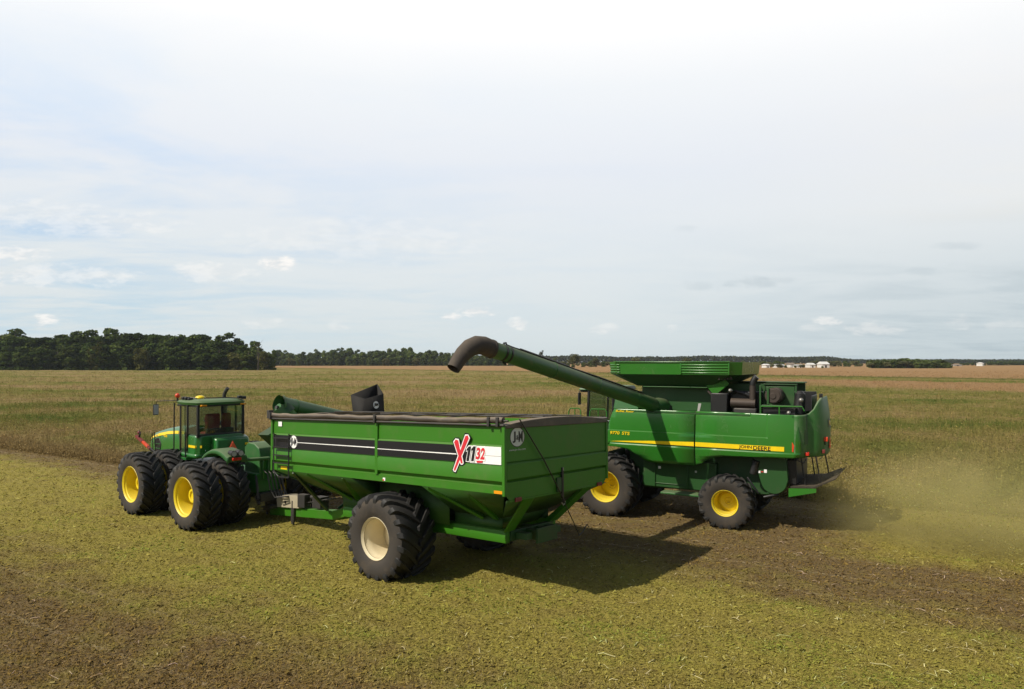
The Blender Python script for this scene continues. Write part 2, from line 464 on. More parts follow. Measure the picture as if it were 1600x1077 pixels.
def logo(parent, c, rear, rx, rz):
    b = MB()
    nrm = (-1, 0, 0) if rear else (0, 1, 0)
    def at(q): return (c[0] - q, c[1], c[2]) if rear else (c[0], c[1] + q, c[2])
    b.mat('decal_black').disc(at(0.001), rz, nrm, 32, rx)
    b.mat('decal_pale' if rear else 'decal_white').disc(at(0.003), rz * 0.93, nrm, 32, rx * 0.93)
    cb(b, 'emblem', parent, recalc=False)
    o = at(0.005)
    S = lambda q, z: (o[0], o[1] - q, o[2] + z) if rear else (o[0] - q, o[1], o[2] + z)
    ct('emblem_letter', 'J', 'decal_black', parent, S(-0.66 * rx, -0.56 * rz), 0.42 * rx, 1.12 * rz, rear, bold=0.03)
    ct('emblem_letter', '&', 'decal_black', parent, S(-0.17 * rx, -0.28 * rz), 0.32 * rx, 0.46 * rz, rear, bold=0.02)
    ct('emblem_letter', 'M', 'decal_black', parent, S(0.15 * rx, -0.52 * rz), 0.56 * rx, 1.10 * rz, rear, bold=0.03)
logo(LP, (7.05, YD, -0.565), False, 0.17, 0.175)
logo(RP, (-0.001, -0.40, -0.225), True, 0.235, 0.20)
ct('web_address', 'www.jm-inc.com', 'decal_pale', RP, (-0.003, -0.14, -0.505), 0.52, 0.05, True, shear=0.2)
b = MB().mat('decal_white'); b.box(7.62, 7.78, 0.001, 0.004, -0.18, -0.06); cb(b, 'warning_sticker', LP)
b = MB().mat('decal_white'); b.box(3.52, 3.60, -0.011, -0.008, -1.31, -1.24); b.mat('decal_red').box(3.56, 3.60, -0.010, -0.006, -1.31, -1.275); cb(b, 'warning_sticker', LP)
b = MB().mat('amber'); b.box(0.03, 0.28, -0.011, -0.004, -1.322, -1.262); cb(b, 'side_reflector', LP)
b = MB().mat('stripe'); b.box(7.38, 7.66, -0.011, -0.003, -1.30, -1.22); cb(b, 'side_reflector', LP)
for y in (-0.40, -CW + 0.36):
    b = MB().mat('dim_red'); b.box(-0.03, -0.002, y - 0.10, y + 0.10, -1.50, -1.415); cb(b, 'rear_reflector', RP, bevel=0.008)

# hopper under the box, with wells for the tyres
ys = -0.02
b = MB().mat('hopper_shaded_green')
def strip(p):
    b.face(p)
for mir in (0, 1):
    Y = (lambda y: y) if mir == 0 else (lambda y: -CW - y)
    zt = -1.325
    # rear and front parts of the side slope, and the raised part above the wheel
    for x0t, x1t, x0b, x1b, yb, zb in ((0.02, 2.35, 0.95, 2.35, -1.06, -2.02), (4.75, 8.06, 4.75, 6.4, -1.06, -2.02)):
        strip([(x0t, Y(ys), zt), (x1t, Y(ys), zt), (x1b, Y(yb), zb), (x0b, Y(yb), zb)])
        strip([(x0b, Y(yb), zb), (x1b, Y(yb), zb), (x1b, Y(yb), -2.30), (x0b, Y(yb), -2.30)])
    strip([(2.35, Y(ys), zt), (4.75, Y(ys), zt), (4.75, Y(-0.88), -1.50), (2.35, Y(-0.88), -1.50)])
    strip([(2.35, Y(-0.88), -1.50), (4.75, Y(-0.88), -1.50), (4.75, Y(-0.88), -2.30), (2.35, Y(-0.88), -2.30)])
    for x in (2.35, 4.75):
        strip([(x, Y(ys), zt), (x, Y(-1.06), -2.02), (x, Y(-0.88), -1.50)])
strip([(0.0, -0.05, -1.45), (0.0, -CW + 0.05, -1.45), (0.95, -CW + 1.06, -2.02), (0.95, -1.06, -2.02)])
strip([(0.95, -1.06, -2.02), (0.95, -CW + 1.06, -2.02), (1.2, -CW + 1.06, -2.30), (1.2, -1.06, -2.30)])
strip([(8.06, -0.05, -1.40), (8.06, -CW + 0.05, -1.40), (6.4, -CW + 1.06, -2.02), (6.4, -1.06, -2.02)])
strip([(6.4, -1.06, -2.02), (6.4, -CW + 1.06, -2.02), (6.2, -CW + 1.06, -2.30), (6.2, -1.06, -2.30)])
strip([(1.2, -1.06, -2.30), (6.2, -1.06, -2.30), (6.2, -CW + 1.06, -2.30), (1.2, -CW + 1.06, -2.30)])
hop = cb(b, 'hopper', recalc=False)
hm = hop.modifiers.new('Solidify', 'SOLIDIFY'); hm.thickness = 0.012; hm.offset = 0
# struts on the hopper sides
for mir in (0, 1):
    Y = (lambda y: y) if mir == 0 else (lambda y: -CW - y)
    for xt, xb in ((2.22, 1.45), (1.15, 1.1), (5.1, 5.7), (6.6, 5.95)):
        b = MB().mat('cart_green')
        b.bar((xt, Y(-0.10), -1.33), (xb, Y(-1.02), -2.03), 0.17, 0.07, (0, 0.6 if mir == 0 else -0.6, 1)); cb(b, 'hopper_strut', bevel=0.008)
# lower frame: sills, cross members, rear braces, axle
for y0, y1 in ((-1.12, -0.99), (-CW + 0.99, -CW + 1.12)):
    b = MB().mat('cart_green')
    out = y1 if y1 > -1 else y0
    sg = 1 if y1 > -1 else -1
    inn = y0 if y1 > -1 else y1
    b.prism([(inn, -2.53), (out, -2.53), (out + sg * 0.03, -2.40), (out, -2.27), (inn, -2.24)], 'x', 0.80, 6.3); cb(b, 'sill', bevel=0.01)
for bx in ((0.76, 0.90, -CW + 1.125, -1.125, -2.50, -2.28), (6.10, 6.28, -CW + 1.125, -1.125, -2.50, -2.28), (0.91, 6.09, -1.72, -1.54, -2.52, -2.33), (0.91, 6.09, -2.22, -2.04, -2.52, -2.33)):
    b = MB().mat('dark_green'); b.box(*bx); cb(b, 'cross_member', bevel=0.008)
b = MB().mat('dark_green'); b.box(0.40, 0.757, -1.74, -1.62, -2.52, -2.30); b.box(0.40, 0.757, -2.1, -1.98, -2.52, -2.30); b.box(0.34, 0.397, -2.22, -1.5, -2.56, -2.24)
b.box(0.45, 0.757, -1.45, -1.25, -2.46, -2.32); b.box(0.45, 0.757, -2.5, -2.3, -2.46, -2.32); cb(b, 'rear_hitch', bevel=0.008)
for mir in (0, 1):
    Y = (lambda y: y) if mir == 0 else (lambda y: -CW - y)
    b = MB().mat('cart_green')
    b.hexa([(0.015, Y(-0.98), -1.495), (0.015, Y(-0.62), -1.495), (0.06, Y(-0.62), -1.495), (0.06, Y(-0.98), -1.495), (0.78, Y(-1.25), -2.29), (0.78, Y(-0.93), -2.29), (0.825, Y(-0.93), -2.29), (0.825, Y(-1.25), -2.29)])
    b.hexa([(0.06, Y(-0.98), -1.495), (0.10, Y(-0.98), -1.495), (0.10, Y(-0.95), -1.495), (0.06, Y(-0.95), -1.495), (0.83, Y(-1.25), -2.29), (0.98, Y(-1.25), -2.29), (0.98, Y(-1.22), -2.29), (0.83, Y(-1.22), -2.29)])
    cb(b, 'rear_brace', bevel=0.006)
b = MB().mat('dark_steel'); b.tube([(3.42, -0.70, -2.57), (3.42, -CW + 0.70, -2.57)], 0.13, 14)
b.mat('cart_green').box(3.2, 3.65, -1.3, -1.13, -2.75, -2.30).box(3.2, 3.65, -CW + 1.13, -CW + 1.3, -2.75, -2.30); cb(b, 'axle', bevel=0.01)
# wheels
pw = wheel(cart, 1.0, 1.05, 0.452, 19, 'cream', 0.55, 0.15, 0.02, sweep=0.42, lugw=0.062, depth=0.072, bolts=0)
put_wheel(pw, cart, Vector((3.56, 0.30 - 0.525, -2.57)) - Vector(CB), first=True, spin=0.1)
put_wheel(pw, cart, Vector((3.56, -CW - 0.30 + 0.525, -2.57 + 0.125)) - Vector(CB), flip=True, spin=0.5)

# tongue with its tool box, jack and front braces
b = MB().mat('cart_green')
b.hexa([(6.0, -2.06, -2.55), (6.0, -1.70, -2.55), (6.0, -1.70, -2.28), (6.0, -2.06, -2.28), (7.5, -2.03, -2.86), (7.5, -1.73, -2.86), (7.5, -1.73, -2.62), (7.5, -2.03, -2.62)])
b.hexa([(7.5, -2.03, -2.86), (7.5, -1.73, -2.86), (7.5, -1.73, -2.62), (7.5, -2.03, -2.62), (10.95, -2.02, -3.06), (10.95, -1.74, -3.06), (10.95, -1.74, -2.79), (10.95, -2.02, -2.79)])
tg = cb(b, 'tongue', bevel=0.012)
b = MB().mat('dark_steel'); b.box(10.93, 11.45, -1.94, -1.82, -2.98, -2.90); b.tube([(11.32, -1.88, -2.80), (11.32, -1.88, -3.1)], 0.035, 10); b.box(11.2, 11.5, -1.98, -1.78, -2.895, -2.86); cb(b, 'hitch', tg, bevel=0.008)
b = MB().mat('beige'); b.prism([(9.30, -2.70), (10.42, -2.76), (10.46, -2.50), (10.36, -2.40), (9.40, -2.34), (9.30, -2.44)], 'y', -1.66, -2.08)
b.mat('black').tube([(9.98, -1.655, -2.57), (9.98, -1.64, -2.57)], 0.045, 12); b.mat('decal_white').box(10.425, 10.44, -1.98, -1.80, -2.70, -2.60)
b.mat('red_lens').box(10.46, 10.475, -1.95, -1.78, -2.68, -2.60)
cb(b, 'tool_box', tg, bevel=0.02)
b = MB().mat('dark_steel'); b.box(9.56, 9.70, -1.735, -1.66, -3.14, -2.72); b.tube([(9.63, -1.69, -3.28), (9.63, -1.69, -2.5)], 0.045, 10); b.box(9.53, 9.73, -1.76, -1.6, -3.30, -3.27); cb(b, 'jack', tg, bevel=0.006)
b = MB().mat('dark_steel')
for k, (y, s) in enumerate(((-1.80, .04), (-1.95, .0), (-2.1, .02))):
    b.tube([(7.9, y, -2.3), (8.7, y + .1, -2.50 + s), (9.4, y - .05, -2.62 + s), (10.6, y + .06, -2.56 + s), (11.0, y, -2.45 + s), (11.6, y + .05, -2.55 + s)], 0.016, 8)
b.tube([(8.6, -1.88, -2.35), (11.3, -1.88, -2.5)], 0.06, 12)
b.box(9.0, 9.35, -1.85, -1.65, -2.66, -2.28).box(8.3, 8.7, -2.0, -1.7, -2.62, -2.3)
cb(b, 'drive_shaft', tg, bevel=0.01)
for mir in (0, 1):
    Y = (lambda y: y) if mir == 0 else (lambda y: -CW - y)
    b = MB().mat('dark_green'); b.bar((7.15, Y(-0.05), -1.36), (7.95, Y(-1.70), -2.62), 0.07, 0.07); cb(b, 'front_brace')
    b = MB().mat('cart_green'); b.hexa([(6.2, Y(-0.98), -2.52), (6.2, Y(-1.12), -2.52), (6.2, Y(-1.12), -2.28), (6.2, Y(-0.98), -2.28), (7.7, Y(-1.66), -2.86), (7.7, Y(-1.80), -2.86), (7.7, Y(-1.80), -2.62), (7.7, Y(-1.66), -2.62)]); cb(b, 'draw_arm', bevel=0.01)
# ladder
b = MB().mat('black')
for x in (7.17, 7.86):
    b.tube([(x, 0.085, -0.36), (x, 0.085, -1.33), (x - (.25 if x > 7.5 else .02), 0.085, -1.50)], 0.017, 8)
    b.tube([(x, 0.02, -0.40), (x, 0.085, -0.40)], 0.014, 6)
for z in (-0.48, -0.72, -0.93, -1.13):
    b.box(7.17, 7.86, 0.06, 0.115, z - 0.014, z + 0.014)
b.box(7.15, 7.62, 0.05, 0.12, -1.50, -1.47)
cb(b, 'ladder')
# roll tarp on the left rim, its rails and bows, caps at both ends
b = MB().mat('tarp')
pts = [(x, 0.005 + 0.008 * math.sin(x * 3.1), 0.102 + 0.010 * math.sin(x * 2.3 + 1) + 0.006 * math.sin(x * 7)) for x in np.linspace(0.02, CL + 0.02, 46)]
b.tube(pts, [0.062 + 0.006 * math.sin(i * 1.7) for i in range(46)], 14)
tr = cb(b, 'tarp_roll', angle=60)
b = MB().mat('dark_steel'); b.tube([(-0.02, 0.03, 0.018), (CL + 0.08, 0.03, 0.018)], 0.024, 10); b.tube([(-0.02, -CW - 0.02, 0.05), (CL + 0.05, -CW - 0.02, 0.05)], 0.03, 8)
b.tube([(-0.1, 0.0, 0.105), (CL + 0.14, 0.0, 0.105)], 0.022, 8)
for x in (0.12, 0.35, 3.8, CL - 0.02): b.box(x - 0.03, x + 0.03, 0.055, 0.095, -0.01, 0.18)
b.box(CL + 0.02, CL + 0.12, -0.05, 0.09, 0.02, 0.24)
cb(b, 'tarp_rail', bevel=0.006)
for i, x in enumerate(np.linspace(0.9, CL - 0.9, 6)):
    b = MB().mat('dark_steel')
    b.tube([(x, -CW * t, 0.08 + 0.08 * math.sin(PI * t)) for t in np.linspace(0.02, 0.98, 15)], 0.016, 6); cb(b, 'tarp_bow')
b = MB().mat('dark_steel'); b.tube([(0.2, -CW / 2, 0.165), (CL - 0.2, -CW / 2, 0.165)], 0.016, 6); b.tube([(0.2, -CW * .8, 0.13), (CL - 0.2, -CW * .8, 0.13)], 0.014, 6); cb(b, 'ridge_pole')
for x0, x1 in ((-0.03, 0.24), (CL - 0.24, CL + 0.03)):
    b = MB().mat('tarp')
    n = 24
    ring = [(-CW * t, 0.012 + 0.125 * (1 - (2 * t - 1) ** 2) ** 0.8) for t in np.linspace(0, 1, n)]
    poly = ring + [(-CW - 0.005, -0.045), (0.005 - 0.03, -0.045)]
    b.prism(poly, 'x', x0, x1); cb(b, 'end_cap', bevel=0.01)
b = MB().mat('grain')
gx = np.linspace(0.08, CL - 0.08, 40); gy = np.linspace(-0.1, -CW + 0.1, 20)
gv = [[b.bm.verts.new((x, y, -0.30 + 0.22 * math.sin(PI * (x / CL)) * math.sin(PI * (-y / CW)) + RNG.normal() * 0.008)) for y in gy] for x in gx]
for i in range(39):
    for j in range(19): b._f([gv[i][j], gv[i + 1][j], gv[i + 1][j + 1], gv[i][j + 1]])
cb(b, 'grain_load')
# crank rod of the tarp across the rear panel
b = MB().mat('black'); b.tube([(-0.06, -0.40, 0.13), (-0.06, -1.20, -0.73), (-0.07, -1.88, -1.62)], 0.014, 8)
b.tube([(-0.07, -1.88, -1.66), (-0.09, -2.22, -2.16), (-0.10, -2.42, -2.47)], 0.011, 8); b.tube([(-0.10, -2.42, -2.47), (-0.10, -2.55, -2.42), (-0.12, -2.70, -2.27), (-0.12, -2.78, -2.34)], 0.011, 8)
b.tube([(-0.07, -1.88, -1.60), (-0.07, -1.90, -1.70)], 0.03, 8); b.mat('steel').tube([(-0.07, -1.80, -1.68), (-0.07, -1.87, -1.75), (-0.07, -1.95, -1.68)], 0.012, 6)
cb(b, 'crank_rod')
b = MB().mat('black'); b.box(-0.05, -0.003, -1.93, -1.87, -1.60, -0.95); b.mat('dark_green').box(-0.04, -0.003, -1.86, -1.70, -1.46, -1.16); b.mat('steel').box(-0.06, -0.05, -1.915, -1.885, -1.02, -0.95); cb(b, 'rear_post', bevel=0.006)
# unloading auger: lower trunk, folded upper tube, rubber spout
b = MB().mat('cart_green'); b.tube([(7.35, -2.30, -2.40), (8.62, -0.62, 0.24)], 0.26, 20); b.mat('dark_green').tube([(8.55, -0.72, 0.09), (8.64, -0.60, 0.30)], 0.31, 20); cb(b, 'auger_trunk')
b = MB().mat('fender_green')
ax0 = Vector((8.58, -0.52, 0.39)); ax1 = Vector((8.8, -3.3, -0.16)); d = (ax1 - ax0).normalized()
b.tube([ax0, ax0 + d * 0.05, ax1], [0.245, 0.235, 0.21], 26, cap=False)
b.tube([ax0 - d * 0.005, ax0 + d * 0.05], [0.275, 0.275], 26, cap=False); b.tube([ax0, ax0 + d * 0.04, ax1], [0.215, 0.205, 0.18], 26, cap=False)
b.mat('fender_green'); b.tube([ax0 + d * 0.12 - Vector((0, 0, .12)), ax0 - d * 0.03 - Vector((0, 0.0, .10))], 0.12, 18); b.mat('dark_steel').tube([ax0 - d * 0.10 - Vector((0, 0, .10)), ax0 - d * 0.0 - Vector((0, 0, .1))], 0.05, 12)
b.mat('auger_green'); b.tube([ax0 + d * 0.5, ax0 + d * 0.53], 0.243, 26)
cb(b, 'folded_auger', recalc=False)
b = MB().mat('matt_black')
A = [(8.45, -3.28, -0.45), (8.45, -4.22, -0.45), (8.95, -4.25, -0.45), (8.95, -3.45, -0.45)]
T = [(8.40, -3.40, 0.51), (8.40, -4.10, 0.66), (8.95, -4.32, 0.98), (9.05, -3.36, 0.64)]
for i in range(4):
    j = (i + 1) % 4
    b.face([A[i], A[j], T[j], T[i]])
spo = cb(b, 'spout', recalc=False)
sm = spo.modifiers.new('Solidify', 'SOLIDIFY'); sm.thickness = 0.03; sm.offset = 0
b = MB().mat('decal_white'); b.disc((8.375, -3.80, 0.32), 0.115, (-1, 0, 0.06), 24); e = cb(b, 'spout_emblem', spo, recalc=False)
ct('emblem_letter', 'J&M', 'decal_black', spo, (8.362, -3.72, 0.26), 0.16, 0.12, True, bold=0.03)
b = MB().mat('dark_green'); b.prism([(0.10, -0.42), (-0.45, -0.14), (-0.55, -0.55), (-0.34, -0.80)], 'x', 8.12, 8.62); cb(b, 'front_shield', bevel=0.01)
# ------------------------------------------------------------------ combine harvester
HM = rot(150)
HO = Vector((3.89, 24.05, 0.0))
KH = 0.984
HO = Vector((HO.x * KH, HO.y * KH, EYE * (1 - KH)))
comb = empty('combine_harvester', HO, HM, KH)
tag(comb, 'green combine harvester with yellow stripe and unloading auger swung out over the cart', 'combine')
def hb(b, name, parent=None, bevel=0.0, **k):
    return b.build(name, parent or comb, (0, 0, 0), bevel, **k)
def ht(name, body, mat, parent, og, w, h, **k):
    return lettering(name, body, mat, parent, og, (-1, 0, 0), (0, 0, 1), w, h, **k)

def body_y(x, z):
    y = 1.65
    if z > 2.6: y -= 0.035 * ((z - 2.6) / 0.8) ** 2
    if z < 2.27: y -= 0.10 * ((2.27 - z) / 0.5) ** 1.2
    if x < -5.0: y -= 0.10 * ((-5.0 - x) / 0.75) ** 2
    if x > -0.5: y -= 0.06 * ((x + 0.5) / 0.5) ** 2
    if z > 2.715 and x > -4.92: y -= 0.032
    if z > 3.272 and x > -4.45: y -= 0.028
    if z < 2.275: y += 0.022
    return y
def side_panel(outline, xs, zs):
    b = MB().mat('combine_green')
    f = b.bm.faces.new([b.bm.verts.new((x, 0, z)) for x, z in outline])
    for z in zs:
        bmesh.ops.bisect_plane(b.bm, geom=b.bm.verts[:] + b.bm.edges[:] + b.bm.faces[:], plane_co=(0, 0, z), plane_no=(0, 0, 1))
    for x in xs:
        bmesh.ops.bisect_plane(b.bm, geom=b.bm.verts[:] + b.bm.edges[:] + b.bm.faces[:], plane_co=(x, 0, 0), plane_no=(1, 0, 0))
    return b
ZS = [1.85, 1.95, 2.05, 2.15, 2.2, 2.24, 2.27, 2.30, 2.34, 2.48, 2.6, 2.69, 2.716, 2.80, 2.95, 3.1, 3.25, 3.268, 3.285, 3.36]
arch_f = [(0.05, 2.19), (-0.30, 2.185), (-0.62, 2.14), (-0.86, 2.05), (-1.05, 1.93), (-1.22, 1.82), (-1.41, 1.765), (-1.62, 1.75), (-2.80, 1.76)]
front = [(-0.19, 3.385), (-0.06, 3.05), (0.03, 2.74), (0.055, 2.45)] + arch_f + [(-2.80, 3.40)]
rear = [(-2.835, 3.40), (-2.835, 1.78), (-3.02, 1.85), (-3.2, 1.97), (-3.42, 2.06), (-3.7, 2.11), (-4.2, 2.14), (-5.55, 2.16), (-5.72, 2.19), (-5.80, 2.28), (-5.80, 2.6), (-5.74, 3.0), (-5.66, 3.38), (-4.2, 3.40)]
for side in (1, -1):
    for nm, outl, xs in (('front', front, [-0.1, -0.3, -0.5, -0.8, -1.5, -2.2]), ('rear', rear, [-3.5, -4.2, -4.42, -4.451, -4.88, -4.921, -5.0, -5.15, -5.3, -5.45, -5.6])):
        b = side_panel(outl, xs, ZS)
        for v in b.bm.verts: v.co.y = side * body_y(v.co.x, v.co.z)
        if side > 0: bmesh.ops.reverse_faces(b.bm, faces=b.bm.faces[:]) if b.bm.faces[:][0].normal.y < 0 else None
        o = hb(b, 'side_panel', recalc=True, angle=24)
        md = o.modifiers.new('Solidify', 'SOLIDIFY'); md.thickness = 0.03; md.offset = -1 if False else 0
        if side > 0:
            if nm == 'front': SPF = o
            else: SPR = o
YS = 1.669
b = MB().mat('stripe'); b.prism([(-0.09, 2.352), (-2.797, 2.345), (-2.797, 2.475), (-1.4, 2.432), (-0.4, 2.378)], 'y', YS, YS + 0.003)
b.mat('decal_black').prism([(-0.09, 2.349), (-2.797, 2.320), (-2.797, 2.3455), (-0.5, 2.3515)], 'y', YS, YS + 0.0028); hb(b, 'side_stripe', SPF)
b = MB().mat('stripe')
prev = None
for x0, x1 in ((-2.838, -5.0), (-5.0, -5.15), (-5.15, -5.30), (-5.30, -5.36)):
    ya = body_y(x0, 2.4) + 0.019; yb = body_y(x1, 2.4) + 0.019
    b.hexa([(x0, ya, 2.345), (x1, yb, 2.345), (x1, yb + 0.004, 2.345), (x0, ya + 0.004, 2.345), (x0, ya, 2.476), (x1, yb, 2.478), (x1, yb + 0.004, 2.478), (x0, ya + 0.004, 2.476)])
b.mat('decal_black').prism([(-2.838, 2.320), (-5.0, 2.330), (-5.0, 2.3455), (-2.838, 2.3455)], 'y', YS, YS + 0.0028); hb(b, 'side_stripe', SPR)
ht('lettering', 'JOHN', 'decal_black', SPR, (-4.12, YS + 0.006, 2.350), 0.36, 0.114, bold=0.022)
ht('lettering', 'DEERE', 'decal_black', SPR, (-4.52, YS + 0.006, 2.350), 0.48, 0.114, bold=0.022)
ht('lettering', '9770', 'stripe', SPF, (-0.10, YS - 0.005, 2.575), 0.32, 0.10, bold=0.02, shear=0.12)
ht('lettering', 'STS', 'stripe', SPF, (-0.50, YS + 0.003, 2.575), 0.26, 0.10, bold=0.02, shear=0.12)
ht('lettering', 'Bullet', 'stripe', SPF, (-0.27, YS - 0.055, 3.29), 0.30, 0.062, bold=0.02, shear=0.2)
ht('lettering', 'Rotor', 'stripe', SPF, (-0.61, YS - 0.055, 3.29), 0.27, 0.062, bold=0.02, shear=0.2)
b = MB().mat('orange'); b.prism([(-5.50, 2.36), (-5.60, 2.34), (-5.62, 2.52), (-5.57, 2.62), (-5.50, 2.60), (-5.52, 2.5)], 'y', body_y(-5.6, 2.5) + 0.018, body_y(-5.6, 2.5) + 0.022); hb(b, 'side_marker', SPR)
# deck between the panels and inner body
b = MB().mat('combine_shaded_dusty'); b.box(-5.6, -0.3, -1.58, 1.58, 3.30, 3.35); hb(b, 'deck')
b = MB().mat('dark_green')
b.prism([(-0.5, 3.28), (-0.5, 1.5), (-1.0, 0.85), (-4.9, 0.95), (-5.45, 1.7), (-5.5, 3.28)], 'y', -0.98, 0.98); hb(b, 'separator_body', bevel=0.03)
b = MB().mat('combine_shaded_dusty')
b.box(-3.35, -1.05, 1.0, 1.20, 0.95, 1.80); b.box(-1.45, -1.40, 1.2, 1.24, 0.95, 1.80); b.box(-2.5, -2.45, 1.2, 1.24, 0.95, 1.80); b.box(-2.45, -1.45, 1.2, 1.225, 1.05, 1.08)
lo = hb(b, 'lower_shield', bevel=0.012)
b = MB().mat('decal_white'); b.box(-1.62, -1.54, 1.201, 1.206, 1.52, 1.60); hb(b, 'warning_sticker', lo)
b = MB().mat('decal_pale'); b.box(-2.76, -2.70, 1.201, 1.206, 1.48, 1.54); hb(b, 'warning_sticker', lo)
b = MB().mat('combine_shaded_dusty'); b.box(-3.35, -1.05, -1.20, -1.0, 0.95, 1.80); hb(b, 'lower_shield', bevel=0.012)
for ya in (1.10, -1.56):
    b = MB().mat('fender_green'); b.box(-2.95, -1.72, ya, ya + 0.46, 0.80, 0.86); hb(b, 'step_plate', bevel=0.015)
# grain tank: walls, ledge, flared extension with ribbed corners
b = MB().mat('combine_shaded_dusty')
b.box(-3.15, -0.9, -0.92, 0.92, 3.35, 4.12); tank = hb(b, 'grain_tank', bevel=0.02)
for ya in (0.925, -1.30):
    b = MB().mat('fender_green'); b.box(-3.10, -1.07, ya, ya + 0.375, 4.095, 4.118); hb(b, 'tank_ledge', tank, bevel=0.006)
b = MB().mat('combine_green')
def octo(xf, xr, y, c, z):
    return [(xf - c, y, z), (xr + c, y, z), (xr, y - c, z), (xr, -y + c, z), (xr + c, -y, z), (xf - c, -y, z), (xf, -y + c, z), (xf, y - c, z)]
R0 = octo(-0.78, -3.35, 1.20, 0.2, 4.12); R1 = octo(0.02, -4.12, 1.60, 0.32, 4.50); R2 = octo(0.05, -4.15, 1.63, 0.32, 4.88)
def ring(b, A, B):
    for i in range(8):
        j = (i + 1) % 8
        b.face([A[i], A[j], B[j], B[i]])
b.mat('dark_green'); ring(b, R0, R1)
b.mat('combine_green'); ring(b, R1, R2)
R3 = octo(0.02, -4.12, 1.60, 0.32, 4.88); ring(b, R2, R3)
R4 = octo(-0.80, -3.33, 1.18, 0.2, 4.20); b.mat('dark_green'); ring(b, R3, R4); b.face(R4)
ext = hb(b, 'tank_extension', recalc=False, angle=20)
b = MB().mat('combine_green')
for k in range(4):
    z = 4.555 + k * 0.08
    y = 1.60 + 0.03 * (z - 4.5) / .38
    b.bar((-2.40, y, z), (-3.80, y, z), 0.05, 0.032, (0, 0, 1))
    b.bar((0.035, y - 0.32 , z), (-0.285, y, z), 0.05, 0.032, (0, 0, 1))
    b.bar((-0.285, y, z), (-0.42, y, z), 0.05, 0.032, (0, 0, 1))
b.box(-2.40, -2.36, 1.60, 1.640, 4.5, 4.885); b.box(-3.84, -3.80, 1.60, 1.640, 4.5, 4.885)
b.bar((-0.2, 1.64, 4.885), (-3.85, 1.64, 4.885), 0.05, 0.03); hb(b, 'extension_rib', ext, bevel=0.012)
b = MB().mat('rust')
for k in range(5): b.box(-3.85 + k * .08, -3.80 + k * 0.08, 1.35 + .02 * k, 1.42 + 0.02 * k, 4.36, 4.44)
hb(b, 'hinge', ext)
b = MB().mat('rust'); b.bar((-3.1, 1.2, 4.0), (-3.62, 1.2, 3.50), 0.06, 0.05); hb(b, 'extension_stay', ext)
b = MB().mat('combine_green'); b.bar((-3.15, 1.24, 4.06), (-3.6, 1.30, 4.42), 0.5, 0.04, (0, 1, 0)); hb(b, 'tank_gusset', tank)
# unloading auger
tip = Vector((0.37, 8.24, 5.22)); root = Vector((-1.50, 1.30, 3.50))
d = (tip - root).normalized()
b = MB().mat('auger_green'); b.tube([root, root + d * 0.3, root + d * 1.2, tip], [0.215, 0.225, 0.213, 0.205], 28)
for t in (0.16, 0.42, 0.68, 0.93): 
    p = root + (tip - root) * t; b.tube([p, p + d * 0.035], 0.218, 28)
aug = hb(b, 'unloading_auger', angle=40)
b = MB().mat('auger_green'); b.tube([root + Vector((-0.12, -0.62, -0.1)), root + Vector((-0.10, -0.30, -0.02)), root + Vector((-0.03, -0.08, 0)), root + d * 0.12], [0.22, 0.25, 0.26, 0.225], 22); b.mat('dark_steel').tube([root + Vector((-0.12, -0.5, -0.3)), root + Vector((-0.12, -0.5, 0.0))], 0.30, 20); hb(b, 'auger_elbow', aug)
b = MB().mat('rubber')
dn = Vector((0.23, 0.0, 0)) ; up = Vector((0, 0, 1)); hx = Vector((d.x, d.y, 0)).normalized()
bp = [tip - d * 0.05, tip + hx * 0.20 + up * 0.06, tip + hx * 0.42 + up * 0.07, tip + hx * 0.64 + up * 0.0, tip + hx * 0.84 - up * 0.14, tip + hx * 1.0 - up * 0.31, tip + hx * 1.14 - up * 0.49]
b.tube(bp, [0.222, 0.228, 0.226, 0.215, 0.195, 0.175, 0.158], 24, cap=False); b.tube([tip - d * 0.09, tip - d * 0.03], 0.235, 24); b.tube([q for q in bp[2:]], [0.19, 0.185, 0.17, 0.155, 0.143], 24, cap=False); hb(b, 'rubber_boot', aug, recalc=False, angle=60)
b = MB().mat('black')
for o_ in (0.42, 0.60): b.tube([tip - d * o_, tip - d * (o_ + 0.045)], 0.222, 24)
n_ = Vector((0, 0, 1)) - d * d.z; n_.normalize(); sd = d.cross(n_)
b.tube([tip - d * 0.44 + n_ * 0.24, tip - d * 0.52 + n_ * .27, tip - d * 0.6 + n_ * 0.24 + sd * .05, tip - d * 0.85 + n_ * 0.22, tip - d * 1.2 + n_ * 0.235, tip - d * 3.2 + n_ * 0.235, tip - d * 4.2 + n_ * 0.225 - sd * 0.1, tip - d * 6.4 + n_ * 0.225 - sd * 0.1], 0.022, 8)
b.tube([tip - d * 1.05 + n_ * 0.235, tip - d * 3.0 + n_ * 0.24], 0.034, 8)
b.tube([tip - d * 0.5 - n_ * 0.24 - sd * .05, tip - d * 0.62 - n_ * 0.25], 0.03, 8)
b.tube([tip - d * 3.2 + n_ * .225 - sd * .02, root + d * 0.7 + n_ * 0.235], 0.016, 6); hb(b, 'hose', aug)
